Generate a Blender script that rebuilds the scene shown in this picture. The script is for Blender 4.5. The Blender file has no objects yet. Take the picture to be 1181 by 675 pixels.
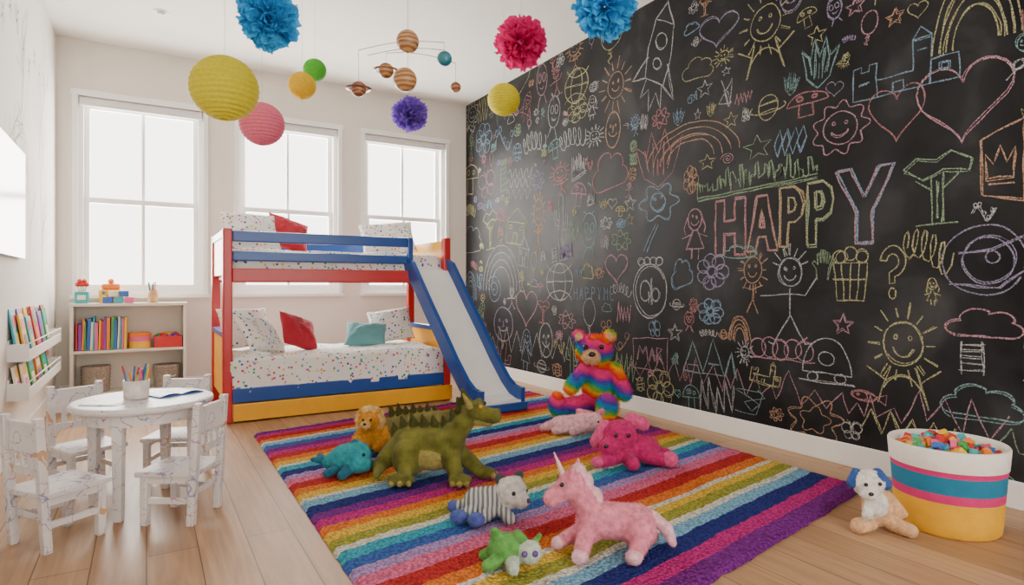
import bpy,bmesh,math,random,time
import numpy as np
from mathutils import Vector,Matrix,Euler,noise
random.seed(11)
pi=math.pi;sin=math.sin;cos=math.cos
R=random.random
def U(a,b):return a+(b-a)*R()
COL=bpy.context.scene.collection
XR=3.34;XL=-.68;YB=6.6;H=3.2;YAW=math.radians(31.2)
# ------------------------------------------------------------ materials
_m={}
def new(name):
    m=bpy.data.materials.new(name);m.use_nodes=True;nt=m.node_tree
    return m,nt,nt.nodes['Principled BSDF']
def N(nt,t,**k):
    n=nt.nodes.new(t)
    for a,b in k.items():setattr(n,a,b)
    return n
def bump(nt,b,h,strength,dist=.01):
    bp=N(nt,'ShaderNodeBump');bp.inputs['Strength'].default_value=strength;bp.inputs['Distance'].default_value=dist
    nt.links.new(h,bp.inputs['Height']);nt.links.new(bp.outputs[0],b.inputs['Normal'])
def noise_n(nt,scale,detail=3,vec=None):
    n=N(nt,'ShaderNodeTexNoise');n.inputs['Scale'].default_value=scale;n.inputs['Detail'].default_value=detail
    if vec is None:
        tc=N(nt,'ShaderNodeTexCoord');vec=tc.outputs['Object']
    nt.links.new(vec,n.inputs['Vector']);return n
def ramp(nt,fac,stops,interp='LINEAR'):
    r=N(nt,'ShaderNodeValToRGB');r.color_ramp.interpolation=interp
    e=r.color_ramp.elements
    while len(e)<len(stops):e.new(.5)
    for i,(p,c) in enumerate(stops):
        e[i].position=p;e[i].color=(*c,1)
    nt.links.new(fac,r.inputs[0]);return r
def mix(nt,fac,a,b,typ='MIX'):
    m=N(nt,'ShaderNodeMixRGB',blend_type=typ)
    for i,v in ((0,fac),(1,a),(2,b)):
        if hasattr(v,'is_output'):nt.links.new(v,m.inputs[i])
        elif isinstance(v,(int,float)):m.inputs[i].default_value=v
        else:m.inputs[i].default_value=(*v,1)
    return m.outputs[0]
def paint(name,c,rough=.5,var=.06,scale=8,bs=0,bscale=80,sheen=0,metal=0,coat=0):
    if name in _m:return _m[name]
    m,nt,b=new(name)
    n=noise_n(nt,scale)
    lo=tuple(x*(1-var) for x in c);hi=tuple(min(1,x*(1+var)) for x in c)
    r=ramp(nt,n.outputs[0],[(.3,lo),(.7,hi)])
    nt.links.new(r.outputs[0],b.inputs['Base Color'])
    b.inputs['Roughness'].default_value=rough;b.inputs['Metallic'].default_value=metal
    if sheen:b.inputs['Sheen Weight'].default_value=sheen;b.inputs['Sheen Roughness'].default_value=.5
    if coat:b.inputs['Coat Weight'].default_value=coat
    if bs:
        n2=noise_n(nt,bscale,4);bump(nt,b,n2.outputs[0],bs,.01)
    _m[name]=m;return m
def plushm(name,c,var=.25,scale=45):
    m=paint('plush_'+name,c,rough=.95,var=var,scale=scale,bs=.7,bscale=200,sheen=.08)
    m.node_tree.nodes['Principled BSDF'].inputs['Specular IOR Level'].default_value=.15
    return m
def m_confetti(name='confetti_fabric',base=(.84,.82,.78),scale=32,thr=.31):
    if name in _m:return _m[name]
    m,nt,b=new(name)
    tc=N(nt,'ShaderNodeTexCoord');v=N(nt,'ShaderNodeTexVoronoi');v.inputs['Scale'].default_value=scale
    nt.links.new(tc.outputs['Object'],v.inputs['Vector'])
    lt=N(nt,'ShaderNodeMath',operation='LESS_THAN');lt.inputs[1].default_value=thr
    nt.links.new(v.outputs['Distance'],lt.inputs[0])
    sp=N(nt,'ShaderNodeSeparateColor');nt.links.new(v.outputs['Color'],sp.inputs[0])
    r=ramp(nt,sp.outputs[0],[(0,(.03,.08,.4)),(.22,(.7,.06,.08)),(.36,(.85,.5,.05)),(.5,(.05,.35,.5)),(.64,(.06,.4,.15)),(.78,(.6,.12,.4)),(.9,base)],'CONSTANT')
    o=mix(nt,lt.outputs[0],base,r.outputs[0])
    nt.links.new(o,b.inputs['Base Color']);b.inputs['Roughness'].default_value=.9
    n2=noise_n(nt,9,5);bump(nt,b,n2.outputs[0],.6,.03)
    _m[name]=m;return m
def m_scribble():
    m,nt,b=new('doodled_white_wood')
    n=noise_n(nt,9,2.5);n.inputs['Distortion'].default_value=.6
    s=N(nt,'ShaderNodeMath',operation='SUBTRACT');s.inputs[1].default_value=.5
    a=N(nt,'ShaderNodeMath',operation='ABSOLUTE');l=N(nt,'ShaderNodeMath',operation='LESS_THAN');l.inputs[1].default_value=.008
    nt.links.new(n.outputs[0],s.inputs[0]);nt.links.new(s.outputs[0],a.inputs[0]);nt.links.new(a.outputs[0],l.inputs[0])
    n2=noise_n(nt,14,1);n2.inputs['Distortion'].default_value=.9
    s2=N(nt,'ShaderNodeMath',operation='SUBTRACT');s2.inputs[1].default_value=.40
    a2=N(nt,'ShaderNodeMath',operation='ABSOLUTE');l2=N(nt,'ShaderNodeMath',operation='LESS_THAN');l2.inputs[1].default_value=.008
    nt.links.new(n2.outputs[0],s2.inputs[0]);nt.links.new(s2.outputs[0],a2.inputs[0]);nt.links.new(a2.outputs[0],l2.inputs[0])
    hue=noise_n(nt,6,0)
    r=ramp(nt,hue.outputs[0],[(0,(.28,.26,.45)),(.42,(.62,.20,.30)),(.47,(.22,.45,.34)),(.53,(.58,.25,.44)),(.6,(.62,.34,.18))],'CONSTANT')
    base=ramp(nt,noise_n(nt,5,3).outputs[0],[(.35,(.68,.63,.62)),(.65,(.78,.74,.72))])
    o=mix(nt,l.outputs[0],base.outputs[0],r.outputs[0]);o=mix(nt,l2.outputs[0],o,(.46,.42,.48))
    nt.links.new(o,b.inputs['Base Color']);b.inputs['Roughness'].default_value=.4
    return m
def m_rainbow():
    m,nt,b=new('plush_rainbow')
    tc=N(nt,'ShaderNodeTexCoord');mp=N(nt,'ShaderNodeVectorMath',operation='DOT_PRODUCT')
    mp.inputs[1].default_value=(1.4,-2.0,4.6)
    nt.links.new(tc.outputs['Object'],mp.inputs[0])
    n=noise_n(nt,11,1);ma=N(nt,'ShaderNodeMath',operation='MULTIPLY_ADD');ma.inputs[1].default_value=.35
    nt.links.new(n.outputs[0],ma.inputs[0]);nt.links.new(mp.outputs['Value'],ma.inputs[2])
    fr=N(nt,'ShaderNodeMath',operation='FRACT');nt.links.new(ma.outputs[0],fr.inputs[0])
    cs=[(.58,.01,.02),(.85,.14,.01),(.85,.45,.02),(.22,.42,.03),(.02,.30,.20),(.02,.22,.5),(.07,.05,.36),(.38,.03,.28),(.78,.04,.20)]
    r=ramp(nt,fr.outputs[0],[(i/9,c) for i,c in enumerate(cs)])
    nt.links.new(r.outputs[0],b.inputs['Base Color']);b.inputs['Roughness'].default_value=.95;b.inputs['Specular IOR Level'].default_value=.15
    bump(nt,b,noise_n(nt,120,3).outputs[0],.7);return m
def m_wave(name,c1,c2,scale,dist=3,rough=.7):
    m,nt,b=new(name);w=N(nt,'ShaderNodeTexWave');w.inputs['Scale'].default_value=scale;w.inputs['Distortion'].default_value=dist
    w.bands_direction='Z' if 'wood' in name else 'X'
    tc=N(nt,'ShaderNodeTexCoord');nt.links.new(tc.outputs['Object'],w.inputs['Vector'])
    r=ramp(nt,w.outputs[0],[(.4,c1),(.6,c2)]);nt.links.new(r.outputs[0],b.inputs['Base Color']);b.inputs['Roughness'].default_value=rough
    return m
def m_floor():
    m,nt,b=new('oak_planks')
    tc=N(nt,'ShaderNodeTexCoord');mp=N(nt,'ShaderNodeMapping');mp.inputs['Rotation'].default_value=(0,0,pi/2)
    nt.links.new(tc.outputs['Object'],mp.inputs[0])
    br=N(nt,'ShaderNodeTexBrick');br.offset=.37;br.inputs['Scale'].default_value=1
    br.inputs['Brick Width'].default_value=1.9;br.inputs['Row Height'].default_value=.17;br.inputs['Mortar Size'].default_value=.0022
    br.inputs['Color1'].default_value=(.40,.225,.115,1);br.inputs['Color2'].default_value=(.51,.305,.165,1);br.inputs['Mortar'].default_value=(.12,.065,.035,1)
    nt.links.new(mp.outputs[0],br.inputs[0])
    mp2=N(nt,'ShaderNodeMapping');mp2.inputs['Scale'].default_value=(26,1.6,1);nt.links.new(tc.outputs['Object'],mp2.inputs[0])
    g=noise_n(nt,1.5,8,mp2.outputs[0]);g.inputs['Distortion'].default_value=.8
    gr=ramp(nt,g.outputs[0],[(.3,(.68,.66,.64)),(.7,(1.05,1.05,1.05))])
    o=mix(nt,.85,br.outputs[0],gr.outputs[0],'MULTIPLY');nt.links.new(o,b.inputs['Base Color'])
    b.inputs['Roughness'].default_value=.42;b.inputs['Specular IOR Level'].default_value=.4;bump(nt,b,br.outputs['Fac'],-.15,.003);return m
def m_board():
    m,nt,b=new('chalkboard_paint')
    n=noise_n(nt,2.2,8);n.inputs['Distortion'].default_value=.5;r=ramp(nt,n.outputs[0],[(.36,(.007,.007,.008)),(.56,(.018,.018,.020)),(.75,(.050,.050,.052))])
    nt.links.new(r.outputs[0],b.inputs['Base Color'])
    n2=noise_n(nt,3,6);mr=N(nt,'ShaderNodeMapRange');mr.inputs[3].default_value=.46;mr.inputs[4].default_value=.62
    nt.links.new(n2.outputs[0],mr.inputs[0]);nt.links.new(mr.outputs[0],b.inputs['Roughness']);b.inputs['Specular IOR Level'].default_value=.15
    bump(nt,b,noise_n(nt,160,3).outputs[0],.12,.003);return m
def m_chalk(name,c):
    m,nt,b=new('chalk_'+name);n=noise_n(nt,130,5)
    r=ramp(nt,n.outputs[0],[(.34,(.03,.03,.032)),(.64,c)]);nt.links.new(r.outputs[0],b.inputs['Base Color']);b.inputs['Roughness'].default_value=.95
    b.inputs['Specular IOR Level'].default_value=.1
    return m
def m_rug(name,c):
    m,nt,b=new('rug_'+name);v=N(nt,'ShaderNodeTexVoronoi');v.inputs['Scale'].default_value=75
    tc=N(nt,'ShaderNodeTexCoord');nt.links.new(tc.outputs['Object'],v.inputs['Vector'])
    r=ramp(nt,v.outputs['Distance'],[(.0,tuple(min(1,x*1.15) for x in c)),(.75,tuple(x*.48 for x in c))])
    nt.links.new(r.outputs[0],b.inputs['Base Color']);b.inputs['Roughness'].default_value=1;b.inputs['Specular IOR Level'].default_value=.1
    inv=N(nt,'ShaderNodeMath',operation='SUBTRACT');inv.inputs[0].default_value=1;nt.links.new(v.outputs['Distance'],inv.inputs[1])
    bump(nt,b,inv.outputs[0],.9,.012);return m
WHITE=paint('white_paint',(.82,.80,.77),.45,.02)
TRIM=paint('trim_white',(.84,.83,.80),.35,.02)
WALLM=paint('wall_warm_white',(.72,.67,.60),.85,.02,2,.05,60)
WALLL=paint('wall_pale',(.80,.77,.72),.85,.03,2,.06,60)
CEIL=paint('ceiling_white',(.82,.79,.74),.9,.02,2)
BLUE=paint('bed_blue',(.010,.065,.30),.3,.05);RED=paint('bed_red',(.50,.012,.015),.3,.05);YEL=paint('bed_yellow',(.85,.40,.008),.35,.05)
SLIDE=paint('slide_white',(.82,.80,.78),.25,.02)
CONF=m_confetti();SCR=m_scribble()
BLACK=paint('black_plastic',(.01,.01,.01),.15,0);WIRE=paint('wire_grey',(.25,.25,.25),.4,0);STR=paint('string_white',(.6,.6,.6),.6,0)
# ------------------------------------------------------------ mesh helpers
def mesh(name,vs,fs,mats,mi=None,smooth=False):
    me=bpy.data.meshes.new(name);me.from_pydata([tuple(v) for v in vs],[],fs)
    if not isinstance(mats,(list,tuple)):mats=[mats]
    for m in mats:me.materials.append(m)
    if mi:me.polygons.foreach_set('material_index',mi)
    if smooth:me.polygons.foreach_set('use_smooth',[True]*len(me.polygons))
    me.update();o=bpy.data.objects.new(name,me);COL.objects.link(o);return o
def frombm(name,bm,mats,smooth=False):
    bmesh.ops.recalc_face_normals(bm,faces=bm.faces)
    me=bpy.data.meshes.new(name);bm.to_mesh(me);bm.free()
    if not isinstance(mats,(list,tuple)):mats=[mats]
    for m in mats:me.materials.append(m)
    if smooth:me.polygons.foreach_set('use_smooth',[True]*len(me.polygons))
    o=bpy.data.objects.new(name,me);COL.objects.link(o);return o
def addbox(bm,x0,x1,y0,y1,z0,z1,bev=0,mi=0,M=None):
    b2=bmesh.new();r=bmesh.ops.create_cube(b2,size=1)
    for v in b2.verts:v.co=Vector(((x0+x1)/2+v.co.x*(x1-x0),(y0+y1)/2+v.co.y*(y1-y0),(z0+z1)/2+v.co.z*(z1-z0)))
    if bev:bmesh.ops.bevel(b2,geom=b2.edges[:],offset=bev,segments=2,affect='EDGES',profile=.6)
    if M is not None:bmesh.ops.transform(b2,matrix=M,verts=b2.verts)
    merge(bm,b2,mi)
def merge(bm,b2,mi=0):
    off={}
    for v in b2.verts:off[v]=bm.verts.new(v.co)
    for f in b2.faces:
        try:
            nf=bm.faces.new([off[v] for v in f.verts]);nf.material_index=mi;nf.smooth=f.smooth
        except ValueError:pass
    b2.free()
def bx(name,x0,x1,y0,y1,z0,z1,mat,bev=.005):
    bm=bmesh.new();addbox(bm,x0,x1,y0,y1,z0,z1,bev);return frombm(name,bm,mat)
def boxes(name,lst,mats,bev=.004):
    bm=bmesh.new()
    for l in lst:addbox(bm,*l[:6],bev,l[6] if len(l)>6 else 0)
    return frombm(name,bm,mats)
def frame(d):
    d=d.normalized();u=Vector((0,0,1)) if abs(d.z)<.95 else Vector((1,0,0))
    a=d.cross(u).normalized();return a,d.cross(a).normalized()
def tube(vs,fs,pts,rad,seg=8,caps=True):
    base=len(vs);n=len(pts)
    for i,p in enumerate(pts):
        p=Vector(p);q0=Vector(pts[max(0,i-1)]);q1=Vector(pts[min(n-1,i+1)]);a,b=frame(q1-q0)
        r=rad[i] if isinstance(rad,(list,tuple)) else rad
        for k in range(seg):
            t=2*pi*k/seg;vs.append(p+a*cos(t)*r+b*sin(t)*r)
    for i in range(n-1):
        for k in range(seg):
            fs.append((base+i*seg+k,base+i*seg+(k+1)%seg,base+(i+1)*seg+(k+1)%seg,base+(i+1)*seg+k))
    if caps:
        fs.append(tuple(base+k for k in range(seg))[::-1]);fs.append(tuple(base+(n-1)*seg+k for k in range(seg)))
def tubes(name,lst,mat,seg=8):
    vs=[];fs=[]
    for pts,r in lst:tube(vs,fs,pts,r,seg)
    return mesh(name,vs,fs,mat,smooth=True)
def lathe(name,prof,mats,loc=(0,0,0),seg=40,mi=None,smooth=True):
    vs=[];fs=[];ms=[]
    for r,z in prof:
        for k in range(seg):
            t=2*pi*k/seg;vs.append((loc[0]+r*cos(t),loc[1]+r*sin(t),loc[2]+z))
    for i in range(len(prof)-1):
        for k in range(seg):
            fs.append((i*seg+k,i*seg+(k+1)%seg,(i+1)*seg+(k+1)%seg,(i+1)*seg+k));ms.append(mi[i] if mi else 0)
    return mesh(name,vs,fs,mats,ms,smooth)
def ball(name,c,r,mat,seg=20,rot=None):
    if not isinstance(r,(tuple,list)):r=(r,r,r)
    bm=bmesh.new();bmesh.ops.create_uvsphere(bm,u_segments=seg,v_segments=seg//2+2,radius=1)
    M=Matrix.Translation(c)@(Euler(rot).to_matrix().to_4x4() if rot else Matrix.Identity(4))@Matrix.Diagonal((*r,1))
    bmesh.ops.transform(bm,matrix=M,verts=bm.verts);return frombm(name,bm,mat,True)
def group(name,objs,loc=(0,0,0),rz=0):
    e=bpy.data.objects.new(name,None);e.empty_display_size=.1;COL.objects.link(e)
    e.location=loc;e.rotation_euler=(0,0,rz)
    for o in objs:o.parent=e
    return e
# ------------------------------------------------------------ room
YF=-.9
o=bx('floor',XL-.2,XR+.2,YF-.2,YB+.2,-.12,0,m_floor(),0)
bx('ceiling',XL-.2,XR+.2,YF-.2,YB+.2,H,H+.1,CEIL,0)
bx('wall_left',XL-.2,XL,YF-.2,YB+.2,0,H,WALLL,0)
bx('wall_right',XR,XR+.2,YF-.2,YB+.2,0,H,m_board(),0)
WN=[(-.53,.48),(.78,1.79),(2.07,3.07)];WZ0,WZ1=.92,2.71
L=[(XL,XR,YB,YB+.2,0,WZ0),(XL,XR,YB,YB+.2,WZ1,H)]
xs=[XL]+[v for w in WN for v in w]+[XR]
for i in range(0,8,2):L.append((xs[i],xs[i+1],YB,YB+.2,WZ0,WZ1))
boxes('wall_back',L,WALLM,0)
# wall behind the camera, its wide opening added to let in fill light
FX0,FX1,FZ0,FZ1=-.35,2.95,.35,2.65
boxes('wall_front',[(XL,XR,YF-.2,YF,0,FZ0),(XL,XR,YF-.2,YF,FZ1,H),(XL,FX0,YF-.2,YF,FZ0,FZ1),(FX1,XR,YF-.2,YF,FZ0,FZ1)],WALLM,0)
def baseboard(name,a):
    x0,x1,y0,y1=a
    return boxes(name,[(x0,x1,y0,y1,0,.125)],TRIM,.006)
baseboard('baseboard_right',(XR-.018,XR,YF,YB));baseboard('baseboard_left',(XL,XL+.018,YF,YB));baseboard('baseboard_back',(XL+.018,XR-.018,YB-.018,YB))
group('window_4',[boxes('frame',[(FX0,FX0+.05,YF-.12,YF-.06,FZ0,FZ1),(FX1-.05,FX1,YF-.12,YF-.06,FZ0,FZ1),(FX0+.05,FX1-.05,YF-.12,YF-.06,FZ1-.05,FZ1),(FX0+.05,FX1-.05,YF-.12,YF-.06,FZ0,FZ0+.05),(1.275,1.325,YF-.12,YF-.06,FZ0+.05,FZ1-.05)],TRIM,0)])  # unglazed frame around the added fill-light opening, not a known window
gm,nt,b=new('window_glass')
tr=N(nt,'ShaderNodeBsdfTransparent');gl=N(nt,'ShaderNodeBsdfGlossy');gl.inputs['Roughness'].default_value=.02
mx=N(nt,'ShaderNodeMixShader');mx.inputs[0].default_value=.02
nt.links.new(tr.outputs[0],mx.inputs[1]);nt.links.new(gl.outputs[0],mx.inputs[2]);nt.links.new(mx.outputs[0],nt.nodes['Material Output'].inputs[0])
for i,(a,b_) in enumerate(WN):
    ch=[];zm=1.78;f=.045;e=.0005
    ch.append(boxes('frame',[(a+e,a+f,6.64,6.78,WZ0+e,WZ1-e),(b_-f,b_-e,6.64,6.78,WZ0+e,WZ1-e),(a+f,b_-f,6.641,6.779,WZ1-f,WZ1-e),(a+f,b_-f,6.641,6.779,WZ0+e,WZ0+.04)],TRIM,0))
    ch.append(boxes('casing',[(a-.035,a+.008,6.582,6.5995,WZ0,WZ1-.008),(b_-.008,b_+.035,6.582,6.5995,WZ0,WZ1-.008),(a-.045,b_+.045,6.578,6.5995,WZ1-.008,WZ1+.045)],TRIM,0))
    ch.append(boxes('sill',[(a-.05,b_+.05,6.555,6.5995,WZ0-.03,WZ0-e),(a+e,b_-e,6.5995,6.66,WZ0+e,WZ0+.012)],TRIM,0))
    def sash(n,y,z0,z1):
        s=.042;m=(a+b_)/2;x0=a+f;x1=b_-f
        return boxes(n,[(x0,x0+s,y,y+.035,z0,z1),(x1-s,x1,y,y+.035,z0,z1),(x0+s,x1-s,y+.001,y+.034,z1-s,z1),(x0+s,x1-s,y+.001,y+.034,z0,z0+s+.01),(m-.013,m+.013,y+.005,y+.03,z0+s+.01,z1-s)],TRIM,0)
    ch.append(sash('upper_sash',6.725,zm-.018,WZ1-f));ch.append(sash('lower_sash',6.68,WZ0+.04,zm+.022))
    ch.append(bx('roller_blind',a+.012,b_-.012,6.605,6.638,WZ1-.09,WZ1-.012,paint('blind_grey',(.66,.64,.62),.6,.02),.012))
    ch.append(mesh('glass',[(a+f,6.765,WZ0+.04),(b_-f,6.765,WZ0+.04),(b_-f,6.765,WZ1-f),(a+f,6.765,WZ1-f)],[(0,1,2,3)],gm))
    group('window_%d'%(i+1),ch)
group('ceiling_downlight',[lathe('ring',[(0,-.004),(.035,-.006),(.05,-.012),(.058,0)],[TRIM],seg=32),lathe('lens',[(0,-.008),(.03,-.009),(.032,-.003)],[WIRE],seg=24)],(.10,5.6,H))
# ------------------------------------------------------------ rug
RC={'purple':(.21,.025,.25),'magenta':(.56,.03,.22),'navy':(.025,.035,.20),'turq':(.05,.38,.50),'white':(.76,.70,.60),'olive':(.36,.35,.05),'yellow':(.80,.50,.06),'orange':(.80,.20,.03),'red':(.52,.03,.03),'pink':(.78,.16,.30),'lilac':(.44,.28,.56),'blue':(.05,.13,.42),'sky':(.22,.46,.64)}
seq='purple1.2 magenta1 navy1.2 sky.9 white.5 olive.9 yellow.7 white.4 orange1 red1.2 pink1.1 lilac.8 blue1 turq1 white.6 olive.9 yellow.9 orange.9 magenta1.1 purple1 navy1.2 sky1 white.5 yellow1 orange1 red1.2 pink1 lilac.8 navy1.1 turq1 white.5 yellow1 orange.9 red1 magenta1 purple1 blue1 sky.8 white.5 orange.8 red1 magenta.9 purple1.1'.split()
st=[]
for q in seq:
    k=[i for i,ch in enumerate(q) if ch.isdigit() or ch=='.'][0];st.append((q[:k],float(q[k:])))
names=list(RC);tot=sum(w for _,w in st)
vs=[];fs=[];ms=[];nx=150
A=Vector((.61,4.33,0));B=Vector((3.07,4.76,0));C=Vector((3.005,1.63,0));D=Vector((.585,1.2,0))
rows=[];acc=0
for n_,w in st:
    k=max(2,round(w*4))
    for j in range(k):rows.append((acc+w*j/k,names.index(n_)))
    acc+=w
rows.append((tot,0));nr=len(rows)
def rugp(u,v,z):
    p=D.lerp(C,u).lerp(A.lerp(B,u),v);p=p+Vector((0,.010*noise.noise(p*3.5)+.004*noise.noise(p*25),z));return p
for j,(t,_) in enumerate(rows):
    for i in range(nx+1):
        u=i/nx;edge=(i in(0,nx) or j in (0,nr-1))
        p=rugp(u,t/tot,0);p.z=.003 if edge else .022+.005*noise.noise(p*30)+.003*noise.noise(p*70)
        if edge:p=p+Vector((.006*noise.noise(p*20),.006*noise.noise(p*22),0))
        vs.append(p)
for j in range(nr-1):
    for i in range(nx):
        a=j*(nx+1)+i;fs.append((a,a+1,a+nx+2,a+nx+1));ms.append(rows[j][1])
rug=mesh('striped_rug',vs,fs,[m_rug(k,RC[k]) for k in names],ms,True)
RZ=.028
# ------------------------------------------------------------ bunk bed
parts=[]
bl,br_,bf,bb=.47,2.28,4.80,5.70;P=.065
for i,(x,y) in enumerate([(bl,bf),(br_-P,bf),(bl,bb-P),(br_-P,bb-P)]):
    parts.append(bx('post_%d'%(i+1),x,x+P,y,y+P,0,1.42,RED,.01))
parts.append(boxes('end_panel_left',[(bl+.015,bl+.045,bf+P,bb-P,1.08,1.36),(bl+.015,bl+.045,bf+P,bb-P,.16,.62)],YEL))
parts.append(boxes('end_panel_right',[(br_-.045,br_-.015,bf+P,bb-P,1.08,1.40),(br_-.045,br_-.015,bf+P,bb-P,.16,.60)],YEL))
parts.append(boxes('end_caps',[(bl+.005,bl+.06,bf+P,bb-P,1.36,1.415),(bl+.005,bl+.06,bf+P,bb-P,.62,.66),(br_-.06,br_-.005,bf+P,bb-P,.6,.64)],BLUE))
parts.append(boxes('guard_rails',[(bl+P,1.885,bf+.005,bf+.04,1.325,1.405),(bl+P,1.885,bf+.005,bf+.04,1.185,1.255),(1.885,1.93,bf-.002,bf+.05,1.131,1.41),(bl+P,br_-P,bb-.04,bb-.005,1.32,1.40)],BLUE,.008))
parts.append(boxes('upper_side_rails',[(bl+P,br_-P,bf+.01,bf+.05,1.03,1.13),(bl+P,br_-P,bb-.05,bb-.01,1.03,1.13)],RED,.006))
parts.append(boxes('slats',[(bl+.05,br_-.05,bf+.05,bb-.05,1.05,1.075)]+[(bl+.05,br_-.05,bf+.05,bb-.05,.2,.225)],WHITE,0))
parts.append(boxes('lower_side_rails',[(bl+P,br_-P,bf,bf+.04,.145,.25),(bl+P,br_-P,bb-.04,bb,.145,.25)],BLUE,.006))
parts.append(boxes('trundle_drawer',[(bl+P+.005,br_+.01,bf-.012,bf+.02,.012,.138),(bl+P+.01,br_-.02,bf+.021,bb-.1,.02,.12)],YEL,.006))
def mattress(name,x0,x1,y0,y1,z0,z1,seed,drape=0):
    b2=bmesh.new();bmesh.ops.create_cube(b2,size=1);bmesh.ops.subdivide_edges(b2,edges=b2.edges[:],cuts=24,use_grid_fill=True)
    for v in b2.verts:
        c=v.co.copy();ex=min(1,(0.5-abs(c.x))/.03);ey=min(1,(.5-abs(c.y))/.06)
        x=(x0+x1)/2+c.x*(x1-x0);y=(y0+y1)/2+c.y*(y1-y0);z=(z0+z1)/2+c.z*(z1-z0)
        rr=.03
        if c.z>0:z-=rr*2*c.z*((1-ex)**2+(1-ey)**2)*.7
        p=Vector((x*3+seed,y*3,z*3));z+=.022*noise.noise(p*1.3)*(1 if c.z>0 else .3)+.012*noise.noise(p*4)*(1 if c.z>0 else 0)
        if c.y<-.49:y+=.016*noise.noise(Vector((x*9,seed,z*3)))
        v.co=Vector((x,y,z))
    return frombm(name,b2,CONF,True)
parts.append(mattress('lower_mattress',bl+.05,br_-.07,bf+.005,bb-.05,.22,.475,2))
parts.append(mattress('upper_mattress',bl+.06,br_-.07,bf+.05,bb-.05,1.075,1.275,9))
path=[(2.06,4.86,1.15),(2.085,4.80,1.13),(2.11,4.74,1.03),(2.16,4.62,.82),(2.215,4.49,.60),(2.265,4.36,.38),(2.31,4.25,.21),(2.335,4.17,.13),(2.355,4.09,.10),(2.36,4.03,.098)]
def sweep(name,off0,off1,h0,h1,mat,taper=False):
    vs=[];fs=[];n=len(path)
    for i,p in enumerate(path):
        p=Vector(p);t=(Vector(path[min(n-1,i+1)])-Vector(path[max(0,i-1)]));t.x=0;t.normalize()
        nn=Vector((0,t.z,-t.y));nn=nn if nn.z>0 else -nn
        for o_,h in ((off0,h0),(off1,h0),(off1,h1),(off0,h1)):
            q=p+Vector((o_,0,0))+nn*h
            if q.z<.03:q.z=.03
            vs.append(q)
    for i in range(n-1):
        for k in range(4):fs.append((i*4+k,i*4+(k+1)%4,i*4+4+(k+1)%4,i*4+4+k))
    fs.append((3,2,1,0));fs.append(tuple((n-1)*4+k for k in range(4)))
    return mesh(name,vs,fs,mat)
parts.append(sweep('slide_rail_left',-.20,-.165,-.05,.10,BLUE));parts.append(sweep('slide_rail_right',.165,.20,-.05,.10,BLUE))
parts.append(sweep('slide_chute',-.164,.164,-.02,.005,SLIDE))
parts.append(boxes('slide_base',[(2.15,2.57,4.00,4.20,.03,.088)],BLUE,.006))
group('bunk_bed',parts)
def pillow(name,w,h,t,loc,rot,mat,seed=0):
    n=26;vs=[];fs=[]
    for s in (1,-1):
        base=len(vs)
        for j in range(n+1):
            for i in range(n+1):
                u=i/n*2-1;v=j/n*2-1
                e=max(0,(1-abs(u)**2.6)*(1-abs(v)**2.6))**.55
                k=1-.07*(1-abs(u)**2)*abs(v)**4;k2=1-.07*(1-abs(v)**2)*abs(u)**4
                z=s*t/2*e*(1+.35*noise.noise(Vector((u*1.7+seed,v*1.7,s))))+.10*t*noise.noise(Vector((u*5+seed,v*5,s*3)))*e
                vs.append((u*w/2*k2,v*h/2*k,z))
        for j in range(n):
            for i in range(n):
                a=base+j*(n+1)+i;f=(a,a+1,a+n+2,a+n+1);fs.append(f if s>0 else f[::-1])
    bm=bmesh.new();me=bpy.data.meshes.new('t');me.from_pydata(vs,[],fs);bm.from_mesh(me);bmesh.ops.remove_doubles(bm,verts=bm.verts,dist=1e-5)
    o=frombm(name,bm,mat,True);o.location=loc;o.rotation_euler=rot;return o
PR=paint('cushion_red',(.46,.010,.03),.8,.1,6,.3,90,.1);PT=paint('cushion_teal',(.12,.34,.36),.85,.1,6,.3,90,.1)
rad=math.radians
pillow('bed_pillow',.42,.36,.13,(.70,5.38,.655),(rad(62),0,rad(20)),CONF,1)
pillow('bed_pillow',.40,.34,.12,(.76,5.05,.62),(rad(52),rad(8),rad(42)),CONF,3)
pillow('throw_cushion',.34,.32,.12,(1.08,5.2,.62),(rad(55),rad(18),rad(24)),PR,5)
pillow('throw_cushion',.36,.30,.12,(1.68,5.3,.565),(rad(38),rad(4),rad(-18)),PT,6)
pillow('bed_pillow',.40,.34,.13,(1.97,5.46,.63),(rad(60),rad(-8),rad(-14)),CONF,7)
pillow('bed_pillow',.44,.34,.13,(.73,5.3,1.445),(rad(62),0,rad(12)),CONF,8)
pillow('throw_cushion',.36,.34,.12,(1.04,5.42,1.445),(rad(58),rad(16),rad(10)),PR,9)
pillow('bed_pillow',.50,.34,.14,(1.92,5.4,1.445),(rad(60),rad(-6),rad(-10)),CONF,10)
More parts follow.
